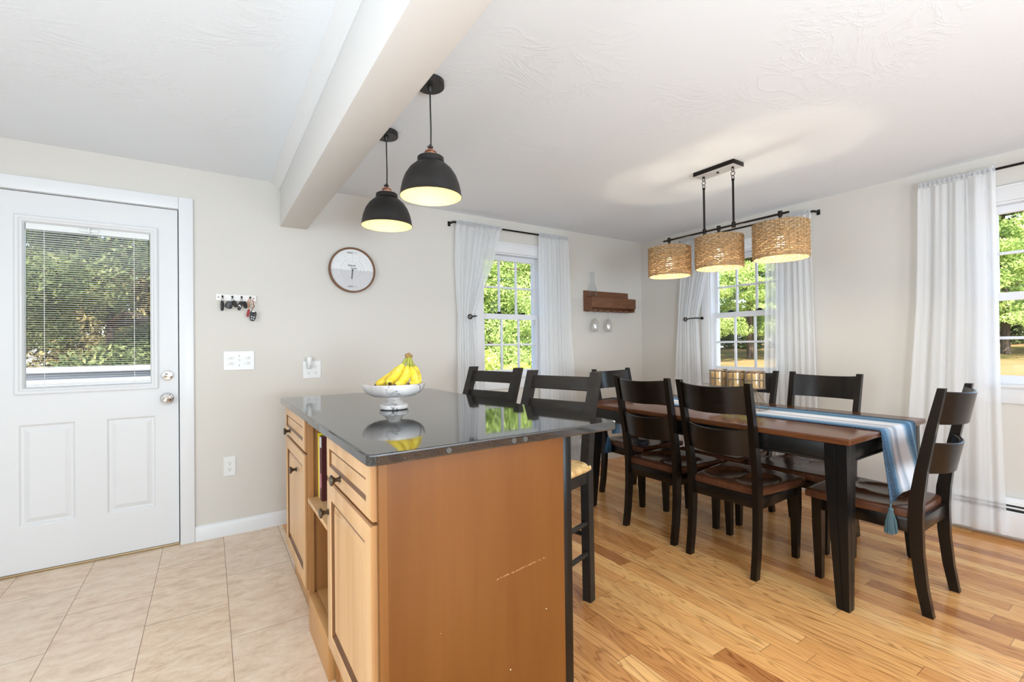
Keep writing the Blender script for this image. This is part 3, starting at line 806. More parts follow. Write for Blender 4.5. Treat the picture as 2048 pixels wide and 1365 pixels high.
# ---------------------------------------------------------------- dining chairs
def arc_rail(z0, z1, hw, y0, sag, th, tilt, n=14):
    b = B(); rings = []
    for i in range(n + 1):
        x = -hw + 2 * hw * i / n; q = 1 - (x / hw) ** 2; s = -sag * q; e = .009 * q
        ya, yb = y0 + s, y0 + s - tilt
        rings.append([(x, ya - th / 2, z0 - e * .5), (x, ya + th / 2, z0 - e * .5), (x, yb + th / 2, z1 - .004 - e), (x, yb + th / 4, z1 - e), (x, yb - th / 4, z1 - e), (x, yb - th / 2, z1 - .004 - e)])
    b.ring_loft(rings); return b
def make_chair():
    c = thing('dining_chair', 'x', 'chair', (0, 0, 0), 0, 'chairs around the dining table')
    path = [(-.225, 0), (-.205, .12), (-.192, .26), (-.188, .40), (-.192, .48), (-.212, .62), (-.245, .79), (-.285, .978)]
    for sx in (-1, 1):
        b = B(); b.beam([(sx * (.182 + .012 * max(0, z - .4) / .57), y, z) for y, z in path], .030, [.036, .040, .044, .050, .050, .042, .036, .026], 'z', .004)
        b.done('rear_post', MAT['espresso'], c, 30)
    for sx in (-1, 1):
        b = B(); b.beam([(sx * .188, .192, 0), (sx * .192, .192, .27), (sx * .192, .192, .402)], [.030, .042, .044], [.030, .042, .044], 'z', .003); b.done('leg', MAT['espresso'], c, 30)
    arc_rail(.822, .964, .178, -.250, .060, .018, .027).done('top_rail', MAT['espresso'], c, 30)
    arc_rail(.605, .742, .172, -.208, .058, .018, .027).done('lower_rail', MAT['espresso'], c, 30)
    b = B()
    b.cbox((0, .195, .372), (.342, .020, .062), .003); b.cbox((0, -.190, .372), (.336, .024, .062), .003)
    for sx in (-1, 1): b.cbox((sx * .188, .004, .372), (.020, .335, .062), .003)
    b.done('apron', MAT['espresso'], c, 30)
    # sculpted seat with two shallow hollows
    b = B(); N, M2 = 36, 34
    def hw(t): return .187 + .038 * min(1, t * 1.35) - .012 * max(0, t - .8) * 5 * .25
    def top(u, v):
        y = -.185 + .435 * v; x = (u - .5) * 2 * hw(v)
        if v > .9: y -= .012 * ((u - .5) * 2) ** 2
        d = 0
        for sx in (-1, 1):
            q = ((x - sx * .088) / .098) ** 2 + ((y + .005) / .135) ** 2
            if q < 1: d = max(d, (1 - q) ** .55)
        e = max(abs(u - .5) * 2, abs(v - .5) * 2)
        rnd = .006 * max(0, (e - .94) / .06) ** 2
        return Vector((x, y, .440 - .015 * d - rnd))
    b.grid(top, N, M2)
    def under(u, v):
        p = top(u, v); p.z = .402; return p
    b.grid(under, N, M2)
    edge = [(i / N, 0) for i in range(N)] + [(1, j / M2) for j in range(M2)] + [(1 - i / N, 1) for i in range(N)] + [(0, 1 - j / M2) for j in range(M2)]
    b.ring_loft([[top(*e) for e in edge], [Vector((top(*e).x * 1.01, top(*e).y * 1.004, .424)) for e in edge], [under(*e) for e in edge]], cap=False)
    b.done('seat', MAT['seatwood'], c, 35)
    return c
ch = make_chair()
def chair(first, x, y, deg, label):
    o = ch if first else dup(ch)
    o.location = (x, y, 0); o.rotation_euler = (0, 0, math.radians(deg)); o['label'] = label
# local +y is the chair's front
chair(True, 2.478, 1.452, -90 + 1.5, 'dark wooden dining chair on the island side of the table, nearer of two')
chair(False, 2.490, 1.935, -90 + 1.0, 'dark wooden dining chair on the island side of the table, farther of two')
chair(False, 2.737, .905, 0, 'dark wooden chair at the near end of the table under the hanging runner')
chair(False, 2.800, 2.475, 180, 'dark wooden chair at the far end of the table near the corner')
chair(False, 3.045, 1.385, 90, 'dark wooden chair on the window side of the table, nearer of two')
chair(False, 3.045, 1.885, 90, 'dark wooden chair on the window side behind the candle holders')

# ---------------------------------------------------------------- dining table
TX, TY, TZ = 2.760, 1.707, .757
tb = thing('dining_table', 'long dining table with cherry-stained top and black tapered legs', 'table', (TX, TY, 0))
hx, hy = .475, .850
b = B(); rings = []
for ins, z in ((.010, .727), (.003, .730), (0, .735), (0, .750), (.003, .7555), (.008, .757)):
    rings.append([(x, y, z) for x, y in rrect(-hx + ins, hx - ins, -hy + ins, hy - ins, .006, 3)])
b.ring_loft(rings); b.done('tabletop', MAT['cherry'], tb, 14)
b = B(); lx, ly = hx - .022, hy - .022
for sx in (-1, 1): b.box((sx * (lx - .018) - .010, -ly + .09, .640), (sx * (lx - .018) + .010, ly - .09, .727), .002)
for sy in (-1, 1): b.box((-lx + .09, sy * (ly - .018) - .010, .640), (lx - .09, sy * (ly - .018) + .010, .727), .002)
b.done('apron', MAT['black'], tb, 30)
b = B()
for sx in (-1, 1): b.cyl((sx * (lx - .008), -ly + .09, .647), (sx * (lx - .008), ly - .09, .647), .006, 8)
for sy in (-1, 1): b.cyl((-lx + .09, sy * (ly - .008), .647), (lx - .09, sy * (ly - .008), .647), .006, 8)
b.done('apron_bead', MAT['black'], tb, 40)
for sx in (-1, 1):
    for sy in (-1, 1):
        b = B()
        # outer faces stay plumb, inner faces taper
        def corner(wd): 
            o = lambda q: [(sx * (lx - q[0]), sy * (ly - q[1]))]
            P = [(0, 0), (wd * .44, 0), (wd * .46, .003), (wd * .52, .003), (wd * .54, 0), (wd, 0), (wd, wd), (0, wd), (0, wd * .54), (.003, wd * .52), (.003, wd * .46), (0, wd * .44)]
            return [(sx * (lx - px), sy * (ly - py)) for px, py in P]
        rings = [[(x, y, z) for x, y in corner(wd)] for wd, z in ((.046, 0), (.050, .012), (.082, .50), (.088, .64), (.088, .727))]
        b.ring_loft(rings); b.done('leg', MAT['black'], tb, 30)
# ---------------------------------------------------------------- runner
rn = thing('table_runner', 'blue and white striped table runner with tassels on the dining table', 'table runner', (2.83, TY, 0))
b = B(); hwid = .222
def runner_path():
    P = []
    P.append((-hy - .048, .468)); P.append((-hy - .030, .56)); P.append((-hy - .012, .68)); P.append((-hy - .007, .735)); P.append((-hy - .004, .752)); P.append((-hy + .004, .7605)); P.append((-hy + .03, .7608))
    for i in range(1, 24): P.append((-hy + .03 + (2 * hy - .06) * i / 24, .7608))
    P += [(hy - .03, .7608), (hy - .004, .7605), (hy + .004, .752), (hy + .007, .735), (hy + .010, .68), (hy + .014, .55), (hy + .016, .47)]
    return P
RP = runner_path()
def RF(u, v):
    t = u * (len(RP) - 1); i = min(int(t), len(RP) - 2); f = t - i
    y = RP[i][0] * (1 - f) + RP[i + 1][0] * f; z = RP[i][1] * (1 - f) + RP[i + 1][1] * f
    x = (v - .5) * 2 * hwid
    hang = max(0, .75 - z) / .3
    x = x * (1 - .08 * hang) - (.112 if y < 0 else 0.0) * hang
    s = -1 if y < 0 else 1
    y += s * (.008 + .007 * math.sin(v * 9 + 1)) * min(1, hang * 1.5)
    z += .0006 * math.sin(v * 31 + y * 7) - hang * .02 * (v - .5) * s
    return (x, y, z)
b.grid(RF, 110, 24)
b.done('cloth', MAT['runner'], rn, 60, solid=.0035)
def tassel(mat, p, h, r):
    b = B(); x, y, z = p
    b.cyl((x, y, z), (x, y, z - .02), .004, 8)
    b.sphere((x, y, z - .028), .011, 12, 8)
    rr = random.Random(3)
    for i in range(90):
        a = rr.random() * 2 * PI; q = math.sqrt(rr.random()); t = r * q
        b.tube([(x + .006 * math.cos(a) * q, y + .006 * math.sin(a) * q, z - .030), (x + t * .75 * math.cos(a), y + t * .55 * math.sin(a), z - .030 - h * .5), (x + t * math.cos(a + .15), y + t * .7 * math.sin(a + .15), z - .030 - h * (.92 + .1 * rr.random()))], .0022, 4)
    b.done('tassel', mat, rn, 60)
yn = -hy - .055; yf = hy + .02
tassel(MAT['tassel'], (-.325, yn - .012, .462), .100, .034)
tassel(MAT['tassel_blue'], (-.246, yf + .012, .475), .105, .034); tassel(MAT['tassel_blue'], (.200, yf + .012, .46), .105, .034)
# ---------------------------------------------------------------- candle holder
chd = thing('candle_holder', 'row of three mosaic glass candle cups on brass wire pyramids', 'candle holder', (2.82, 1.682, .7638))
for k, yy in enumerate((.122, 0, -.122)):
    b = B(); apex = (0, yy, .128); q = .058
    cs = [(-q, yy - q, .003), (q, yy - q, .003), (q, yy + q, .003), (-q, yy + q, .003)]
    for i in range(4):
        b.cyl(cs[i], cs[(i + 1) % 4], .0022, 6); b.cyl(cs[i], apex, .0022, 6)
    b.done('wire_pyramid', MAT['gold'], chd, 40)
    b = B(); b.lathe([(.0, .131), (.050, .131), (.0535, .134), (.0535, .234), (.0515, .234), (.0515, .135), (.0, .1345)], (0, yy, 0), 24); b.done('glass_cup', MAT['lantern_glass'], chd, 40)
    b = B()
    for zz in (.134, .184, .233): b.torus((0, yy, zz), .0545, .0046, n=32, k=6)
    for i in range(8):
        a = 2 * PI * i / 8 + .2
        b.cyl((.0545 * math.cos(a), yy + .0545 * math.sin(a), .134), (.0545 * math.cos(a), yy + .0545 * math.sin(a), .233), .0046, 6)
    b.done('brass_grid', MAT['gold'], chd, 40)
cl = ['amber pillar candle in the farthest of the three glass cups', 'amber pillar candle in the middle glass cup on the table', 'amber pillar candle in the nearest of the three glass cups']
for k, yy in enumerate((.122, 0, -.122)):
    c = thing('pillar_candle', cl[k], 'candle', (2.82, 1.682 + yy, .7638 + .1348), 0, 'candles in the glass cups')
    b = B(); b.lathe([(0, 0), (.044, 0), (.045, .003), (.045, .082), (.042, .086), (.012, .083), (0, .082)], n=24); b.done('wax', MAT['wax'], c, 40)
    b = B(); b.cyl((0, 0, .081), (.001, 0, .093), .0012, 6); b.done('wick', MAT['slot'], c, 40)

# ---------------------------------------------------------------- marble bowl and bananas
BX, BY = .655, 1.915
bw = B(); bw.lathe([(0, 0), (.052, 0), (.058, .004), (.060, .012), (.058, .020), (.050, .024), (.040, .030), (.031, .040), (.028, .048), (.029, .052), (.060, .053), (.088, .057), (.110, .068), (.124, .084), (.1295, .100), (.130, .107), (.127, .109), (.122, .107), (.112, .090), (.095, .078), (.05, .070), (0, .068)], n=56)
bw = bw.done('fruit_bowl', MAT['marble'], None, 35, loc=(BX, BY, .9142)); bw.rotation_euler = (0, 0, .35)
tag(bw, 'white veined marble pedestal bowl on the black countertop', 'bowl')
bn = thing('banana_bunch', 'bunch of yellow bananas resting in the marble pedestal bowl', 'bananas', (BX, BY, .9142))
crown = Vector((.062, .0, .216))
def banana(pts):
    P = [Vector(p) for p in pts]; out = []
    for i in range(len(P) - 1):
        p0, p1, p2, p3 = P[max(i - 1, 0)], P[i], P[i + 1], P[min(i + 2, len(P) - 1)]
        for k in range(5):
            t = k / 5; out.append(.5 * ((2 * p1) + (p2 - p0) * t + (2 * p0 - 5 * p1 + 4 * p2 - p3) * t * t + (3 * p1 - p0 - 3 * p2 + p3) * t ** 3))
    out.append(P[-1]); n = len(out)
    def rad(t):
        if t < .2: return .0062 + .002 * t
        if t < .34: return .0065 + (.0175 - .0065) * ((t - .2) / .14)
        if t < .86: return .0175 + .0022 * math.sin(PI * (t - .34) / .52)
        return max(.005, .0175 - (.0125) * ((t - .86) / .12))
    i1 = int(n * .26); i2 = int(n * .95)
    T = [i / (n - 1) for i in range(n)]
    b = B(); b.tube(out[i1:i2 + 1], [rad(t) for t in T[i1:i2 + 1]], 7); o = b.done('banana', MAT['banana'], bn, 50)
    b = B(); b.tube(out[:i1 + 1], [rad(t) for t in T[:i1 + 1]], 7); b.done('stem', MAT['bananastem'], o, 50)
    b = B(); b.tube(out[i2:], [rad(t) for t in T[i2:]], 7); b.done('tip', MAT['bananatip'], o, 50)
banana([crown, (.038, -.006, .185), (.012, -.018, .152), (-.022, -.030, .122), (-.040, -.045, .118)][:4] + [(-.036, -.052, .110)])
banana([crown + Vector((.004, -.008, 0)), (.052, -.022, .176), (.036, -.046, .138), (.002, -.068, .108), (-.026, -.080, .104)])
banana([crown + Vector((.010, -.006, -.002)), (.068, -.026, .172), (.072, -.052, .138), (.062, -.078, .110), (.030, -.088, .106)])
banana([crown + Vector((.012, .004, -.004)), (.088, .0, .178), (.101, .0, .142), (.100, -.012, .106), (.088, -.028, .092)])
banana([crown + Vector((.0, .010, 0)), (.040, .020, .178), (.004, .028, .140), (-.040, .030, .112), (-.075, .022, .098)])
b = B(); b.tube([crown + Vector((-.010, 0, .006)), crown + Vector((.004, -.002, .010)), crown + Vector((.018, .0, .002))], [.009, .012, .009], 8); b.done('crown', plain('brown_banana_crown', (.30, .17, .05), .7), bn, 50)
# ---------------------------------------------------------------- curtains, rods
def wall_frame(side):
    return ((0, D, 0), 0.0) if side == 'back' else ((X, 0, 0), -PI / 2)
def rod(side, x0, x1, z, ends, label, off=.075):
    (l, rz) = wall_frame(side); xm = (x0 + x1) / 2
    loc = (xm, D, z) if side == 'back' else (X, -xm, z)
    r = thing('curtain_rod', label, 'curtain rod', loc, rz)
    h = (x1 - x0) / 2
    b = B(); b.cyl((-h, -off, 0), (h, -off, 0), .0075, 10); b.done('pole', MAT['bronze'], r, 40)
    for s in ends:
        b = B(); pts = [(s * (h - .002), -off, 0)]
        for i in range(1, 7): 
            a = PI / 2 * i / 6; pts.append((s * (h + .02 * math.sin(a)), -off + .02 * (1 - math.cos(a)), 0))
        pts.append((s * (h + .02), -.001, 0)); b.tube(pts, .0085, 8)
        b.box((s * (h + .02) - .012, -.006, -.02), (s * (h + .02) + .012, -.0005, .02), .002)
        b.done('return_bracket', MAT['bronze'], r, 40)
    return r
def curtain(side, keys, folds, amp, label, off=.075, seed=1, group=None, tag_at=None):
    rr = random.Random(seed); ph = [rr.random() * 6.28 for _ in range(6)]
    xm = (keys[0][1] + keys[0][2]) / 2
    loc = (xm, D, 0) if side == 'back' else (X, -xm, 0)
    c = thing('sheer_curtain', label, 'curtain', loc, 0 if side == 'back' else -PI / 2, group)
    zt, zb = keys[0][0], keys[-1][0]
    def interp(z):
        for (z0, a0, b0, g0), (z1, a1, b1, g1) in zip(keys, keys[1:]):
            if z <= z0 and z >= z1:
                t = (z0 - z) / (z0 - z1); t2 = t
                return a0 + (a1 - a0) * t2, b0 + (b1 - b0) * t2, g0 + (g1 - g0) * t2
        return keys[-1][1:]
    def F(u, v):
        z = zt + (zb - zt) * v
        xl, xr, g = interp(z)
        uu = u + .018 * math.sin(6.28 * u * 2 + ph[0]) + .01 * math.sin(v * 5 + ph[1])
        x = xl + (xr - xl) * u
        near_top = math.exp(-v / .02)
        th = 2 * PI * folds * uu + ph[2] + .5 * math.sin(v * 3.1 + ph[3])
        a = amp * g * (1 - .55 * near_top)
        y = a * math.sin(th) + .35 * a * math.sin(2.3 * th + ph[4]) + .006 * math.sin(v * 7 + u * 5)
        fine = .004 * math.sin(2 * PI * folds * 3.7 * u + ph[5]) * math.exp(-v / .10)
        x += .25 * (xr - xl) / max(folds, 1) * math.cos(th) * g * .35 * min(1, (u * (1 - u)) * 8)
        yy = -off + y + fine
        if v < .016: yy = -off - .012 + fine * 1.5 if False else -off + (y + fine) * .5
        zz = z
        if v == 0: zz += .004 * math.sin(2 * PI * folds * 5.3 * u + ph[1])
        return (x - xm, min(yy, -.026), zz)
    b = B(); b.grid(F, 90, 70)
    b.done('panel', MAT['sheer'], c, 180)
    # rod pocket: a second layer of cloth around the pole
    b = B()
    def Pk(u, v):
        xl, xr, g = interp(zt); x = xl + (xr - xl) * u
        a = 2 * PI * v; fine = .0025 * math.sin(2 * PI * folds * 3.7 * u + ph[5]) + .002 * math.sin(2 * PI * folds * 8.1 * u)
        return (x - xm, -off + (.0125 + fine) * math.cos(a), 2.186 + (.018 + fine) * math.sin(a))
    b.grid(Pk, 110, 10); b.done('rod_pocket', MAT['sheer'], c, 180)
    if tag_at:
        tx, tz = tag_at; b = B(); b.box((tx - xm - .019, -off + .030, tz - .016), (tx - xm + .019, -off + .031, tz + .016)); b.done('care_tag', plain('white_care_tag', (.9, .9, .9), .7), c, 0)
    return c
rod('back', 1.672, 2.858, 2.186, (-1,), 'thin dark curtain rod above the back wall window')
rod('right', -2.866, -1.690, 2.186, (-1, 1), 'thin dark curtain rod above the window behind the chandelier')
rod('right', -1.042, .18, 2.186, (1,), 'thin dark curtain rod running out of the picture')
gw = 'white sheer curtains'
curtain('back', [(2.206, 1.678, 2.113, 1), (1.90, 1.672, 2.035, 1), (1.60, 1.684, 1.910, .9), (1.452, 1.694, 1.852, .8), (1.25, 1.690, 1.870, .9), (.8, 1.680, 1.900, 1), (.05, 1.672, 1.960, 1)], 8, .014, 'sheer white curtain held back at the left of the back wall window', seed=2, group=gw)
curtain('back', [(2.206, 2.511, 2.855, 1), (1.4, 2.507, 2.880, 1), (.05, 2.500, 2.985, 1)], 8, .014, 'sheer white curtain hanging straight at the right of the back wall window', seed=5, group=gw)
curtain('right', [(2.206, -2.866, -2.500, 1), (1.88, -2.885, -2.580, 1), (1.6, -2.905, -2.655, .9), (1.415, -2.915, -2.700, .8), (1.2, -2.930, -2.690, .9), (.8, -2.955, -2.672, 1), (.05, -2.985, -2.66, 1)], 8, .014, 'sheer white curtain held back on the corner side of the window behind the chandelier', seed=8, group=gw)
curtain('right', [(2.206, -2.035, -1.690, 1), (1.4, -2.055, -1.680, 1), (.05, -2.08, -1.655, 1)], 8, .014, 'sheer white curtain hanging straight behind the wicker shade nearest the camera', seed=11, group=gw)
curtain('right', [(2.206, -1.045, -.691, .9), (1.4, -1.070, -.690, .75), (.9, -1.10, -.688, .7), (.035, -1.16, -.672, .6)], 4.2, .016, 'sheer white curtain hanging to the floor beside the near end chair', seed=21, group=gw, tag_at=(-.757, 2.103))
def holdback(side, xk, xa, z, label):
    xm = xk; loc = (xm, D, z) if side == 'back' else (X, -xm, z)
    h = thing('curtain_holdback', label, 'curtain holdback', loc, 0 if side == 'back' else -PI / 2)
    d = xa - xk
    b = B(); b.torus((0, -.120, 0), .017, .0048, Matrix.Rotation(PI / 2, 4, 'X'), 22, 8)
    b.tube([(-.009, -.120, .008), (.0, -.122, .0), (.009, -.120, -.006)], .0035, 6); b.done('knob', MAT['bronze'], h, 40)
    b = B(); b.tube([(.018, -.118, 0), (d * .55, -.124, .006), (d * .92, -.112, .008), (d + .005, -.085, .008), (d + .008, -.02, .008), (d + .008, -.0195, .008)], .0052, 8); b.done('arm', MAT['bronze'], h, 40)
    b = B(); b.cyl((d + .008, -.0185, .008), (d + .008, -.026, .008), .014, 14); b.done('rosette', MAT['bronze'], h, 40)
holdback('back', 1.776, 1.846, 1.418, 'dark metal holdback on the curtain of the back wall window')
holdback('right', -2.795, -2.690, 1.412, 'dark metal holdback on the curtain behind the chandelier')

# ---------------------------------------------------------------- wall things, back wall
ck = thing('wall_clock', 'round walnut-rimmed tide clock on the back wall', 'clock', (.868, D, 1.738))
b = B(); b.lathe([(.0, .002), (.158, .002), (.162, .006), (.163, .040), (.160, .044), (.156, .044), (.152, .040), (.151, .026), (.148, .026), (.0, .0255)][:8], (0, 0, 0), 64, Matrix.Rotation(PI / 2, 4, 'X')); b.done('rim', MAT['rimwood'], ck, 35)
b = B(); b.lathe([(0, .027), (.1515, .027)], (0, 0, 0), 64, Matrix.Rotation(PI / 2, 4, 'X')); dl = b.done('dial', MAT['dial'], ck, 0)
b = B()
Mr = Matrix.Rotation(PI / 2, 4, 'X')
b.torus((0, -.0275, 0), .059, .0006, Mr, 64, 4)
for a0, a1 in ((.75, 2.2), (3.6, 4.0), (-.5, .65), (4.0, 5.0)):
    b.tube([(.080 * math.cos(a0 + (a1 - a0) * i / 20 - PI / 2 * 0 + 2.3), -.0275, .080 * math.sin(a0 + (a1 - a0) * i / 20 + 2.3)) for i in range(21)], .0009, 4)
b.cyl((0, -.0275, .062), (0, -.0275, .112), .0006, 4); b.cyl((0, -.0275, -.062), (0, -.0275, -.106), .0006, 4); b.cyl((0, -.0275, .136), (0, -.0275, .150), .0006, 4); b.cyl((0, -.0275, -.134), (0, -.0275, -.150), .0006, 4)
for k in range(12):
    if k in (3, 9): continue
    a = 2 * PI * k / 12; b.cbox((.108 * math.cos(a), -.0275, .108 * math.sin(a)), (.004, .0008, .005)); b.cbox((.126 * math.cos(a), -.0275, .126 * math.sin(a)), (.003, .0008, .003))
b.done('print', MAT['inkgrey'], dl, 0)
text('lettering', 'HIGH', .016, MAT['ink'], dl, (-.018, -.0276, .124), bold=.0004); text('lettering', 'TIDE', .016, MAT['inkgrey'], dl, (.018, -.0276, .124))
text('lettering', 'LOW', .016, MAT['ink'], dl, (-.016, -.0276, -.120), bold=.0004); text('lettering', 'TIDE', .016, MAT['inkgrey'], dl, (.018, -.0276, -.120))
text('lettering', 'Atlantic', .019, MAT['ink'], dl, (-.004, -.0276, .033), bold=.0003); text('lettering', 'Coast', .019, MAT['ink'], dl, (.010, -.0276, .014), bold=.0003)
b = B(); b.cyl((0, -.0285, 0), (0, -.034, 0), .0062, 16); b.cbox((-.003, -.0325, -.033), (.0065, .002, .066), rot=(0, .09, 0)); b.done('hand', MAT['ink'], ck, 30)
b = B(); b.lathe([(0, .0405), (.1535, .0405), (.1535, .0395), (0, .0395)], n=48, M=Mr); b.done('glass', glass_mat('clock_glass', .05), ck, 30)

kr = thing('key_rack', 'white wooden key rack with four hooks on the wall beside the door', 'key rack', (.146, D, 1.504))
b = B(); b.box((-.1115, -.016, -.0205), (.1115, 0, .0205), .002); b.done('board', plain('cream_white_rack', (.84, .80, .76), .5), kr, 30)
HX = [-.075, -.022, .029, .077]
for hx_ in HX:
    b = B(); b.cyl((hx_, -.016, .006), (hx_, -.019, .006), .0062, 12); b.tube([(hx_, -.019, .004), (hx_, -.026, -.006), (hx_, -.034, -.006), (hx_, -.036, .003)], .0024, 6); b.sphere((hx_, -.036, .004), .0036, 8, 6); b.done('hook', MAT['bronze'], kr, 40)
for sx in (-.097, .097):
    b = B(); b.lathe([(0, .018), (.003, .018), (.0035, .0165), (.0035, .016)], (sx, 0, 0), 10, Mr); b.done('screw', MAT['bronze'], kr, 40)
def key_ring(p, r=.011):
    b = B(); b.torus(p, r, .0012, Matrix.Rotation(PI / 2, 4, 'Y') @ Matrix.Rotation(.5, 4, 'X'), 20, 6); return b
def fob(parent, c, w, h, t, tilt, yaw, nm='fob', mat=None, taper=.8):
    b = B(); M = Matrix.Translation(c) @ Euler((0, tilt, yaw)).to_matrix().to_4x4()
    P = []
    for i in range(24):
        a = 2 * PI * i / 24; ca, sa = math.cos(a), math.sin(a)
        x = math.copysign(abs(ca) ** .7, ca) * w / 2; z = math.copysign(abs(sa) ** .7, sa) * h / 2
        P.append((x * (1 - (1 - taper) * (.5 - z / h)), z))
    rings = []
    for s, y in ((.82, -t / 2), (1, -t / 4), (1, t / 4), (.82, t / 2)): rings.append([M @ Vector((x * s, y, z * s)) for x, z in P])
    b.ring_loft(rings); return b.done(nm, mat or MAT['blackplastic'], parent, 35)
wx, wz_ = .146, 1.504
def keyset(hi, label):
    return thing('key_set', label, 'keys', (wx + HX[hi], D - .031, wz_ - .003), 0, 'keys on the key rack')
k = keyset(0, 'single black key fob seen edge-on on the first hook from the door')
key_ring((0, 0, -.012)).done('ring', MAT['steel'], k, 40); fob(k, (-.002, 0, -.052), .030, .064, .013, .03, 1.25)
k = keyset(1, 'rounded black key fob pair on the second hook from the door')
key_ring((0, 0, -.012)).done('ring', MAT['steel'], k, 40); fob(k, (-.019, -.002, -.046), .036, .045, .012, .35, .1, taper=1.3); fob(k, (.013, -.004, -.038), .028, .044, .012, -.45, .3)
b = B(); b.box((.0, .001, -.058), (.006, .0035, -.025), .001); b.done('key', MAT['gold'], k, 30)
k = keyset(2, 'black key fob with folded metal key on the third hook from the door')
key_ring((0, 0, -.012)).done('ring', MAT['steel'], k, 40); fob(k, (-.010, -.003, -.050), .024, .058, .013, .25, .2); fob(k, (.018, .0, -.042), .026, .046, .011, -.3, .4)
b = B(); b.torus((-.013, -.011, -.052), .006, .0016, Mr, 14, 6); b.done('chrome_loop', MAT['chrome'], k, 40)
k = keyset(3, 'orange lanyard with red tag and black car remote on the last hook')
b = B(); b.tube([(-.002, 0, .004), (-.012, -.002, -.012), (-.014, -.003, -.035), (-.012, -.003, -.060), (-.006, -.005, -.062), (-.006, -.005, -.036), (.002, -.002, -.010), (.012, .0, -.008), (.018, -.001, -.022), (.020, -.002, -.050), (.006, -.004, -.066)], .0042, 6, flat=((0, 1, 0), .45)); b.done('lanyard', MAT['orange'], k, 50)
b = B(); b.torus((.010, -.004, -.048), .013, .0012, Mr, 20, 6); b.cyl((.012, -.004, -.06), (.006, -.004, -.082), .0014, 6); b.done('ring', MAT['steel'], k, 40)
fob(k, (-.013, -.006, -.094), .016, .052, .006, .18, .1, 'tag', MAT['red'], 1.0)
f = fob(k, (.013, -.008, -.112), .041, .066, .015, .14, -.1)
b = B()
for (dx, dz) in ((-.007, -.006), (.005, -.008), (-.009, -.020), (.002, -.022)): b.cbox((.013 + dx, -.0165, -.112 + dz), (.0062, .002, .0062), .0015)
b.cbox((.0155, -.0155, -.084), (.019, .004, .008), .002); b.done('button', MAT['plastic'], f, 30)

def plate(name, x0, x1, z0, z1, label, cat):
    p = thing(name, label, cat, ((x0 + x1) / 2, D, (z0 + z1) / 2))
    w, h = (x1 - x0) / 2, (z1 - z0) / 2
    b = B(); b.ring_loft([[(-w, 0, -h), (w, 0, -h), (w, 0, h), (-w, 0, h)], [(-w, -.003, -h), (w, -.003, -h), (w, -.003, h), (-w, -.003, h)], [(-w + .004, -.0065, -h + .004), (w - .004, -.0065, -h + .004), (w - .004, -.0065, h - .004), (-w + .004, -.0065, h - .004)]])
    b.done('cover', MAT['plastic'], p, 20); return p
sp = plate('switch_plate', .073, .246, 1.040, 1.165, 'three-gang white switch plate under the key rack', 'light switch')
for cx_ in (-.046, .046):
    for cz_ in (.017, -.017):
        b = B(); b.cbox((cx_, -.0068, cz_), (.034, .003, .022), .007, 3); b.done('switch_bezel', MAT['plastic'], sp, 40)
        b = B(); b.cbox((cx_ + .003, -.0095, cz_), (.011, .006, .009), .001, rot=(0, 0, .35)); b.done('toggle', MAT['plastic'], sp, 30)
b = B(); b.cbox((0, -.0068, 0), (.010, .0015, .024)); b.done('switch_bezel', MAT['plastic'], sp, 0)
b = B(); b.cbox((0, -.013, .004), (.006, .014, .010), .0015, rot=(.5, 0, 0)); b.done('toggle', MAT['plastic'], sp, 30)
b = B()
for z_ in (.030, -.030): b.cyl((0, -.0064, z_), (0, -.0072, z_), .003, 10)
b.done('screw', MAT['steel'], sp, 30)
def receptacle(parent, cx_, cz_):
    b = B(); P = []
    for i in range(28):
        a = 2 * PI * i / 28; P.append((.0172 * math.cos(a), max(-.0135, min(.0135, .0172 * math.sin(a)))))
    b.ring_loft([[(cx_ + x, -.006, cz_ + z) for x, z in P], [(cx_ + x * .97, -.0082, cz_ + z * .97) for x, z in P]]); o = b.done('receptacle', MAT['plastic'], parent, 30)
    b = B(); b.box((cx_ - .0072, -.0086, cz_ - .001), (cx_ - .0052, -.0081, cz_ + .0075)); b.box((cx_ + .0052, -.0086, cz_), (cx_ + .0072, -.0081, cz_ + .0065)); b.cyl((cx_, -.0081, cz_ - .0075), (cx_, -.0086, cz_ - .0075), .0026, 10); b.done('slots', MAT['slot'], o, 0)
ow = plate('outlet_plate', .536, .654, .966, 1.089, 'double white outlet plate above the countertop with a nightlight plugged in', 'outlet')
for cx_ in (-.022, .022):
    for cz_ in (.020, -.020): receptacle(ow, cx_, cz_)
lo = plate('outlet_plate', .071, .138, .372, .495, 'single white outlet low on the wall beside the door', 'outlet')
for cz_ in (.020, -.020): receptacle(lo, 0, cz_)
nl = thing('nightlight', 'small white nightlight plugged into the upper outlet over the counter', 'nightlight', (.573, D - .0085, 1.047))
b = B(); b.box((-.016, -.028, -.010), (.016, 0, .012), .004); b.done('plug_body', plain('clear_grey_plastic', (.55, .55, .54), .2), nl, 30)
b = B(); b.lathe([(.0, .010), (.013, .010), (.017, .030), (.0215, .066), (.0205, .068), (.0, .067)], (0, -.024, 0), 20); b.done('nightlight_shade', MAT['plastic'], nl, 40)

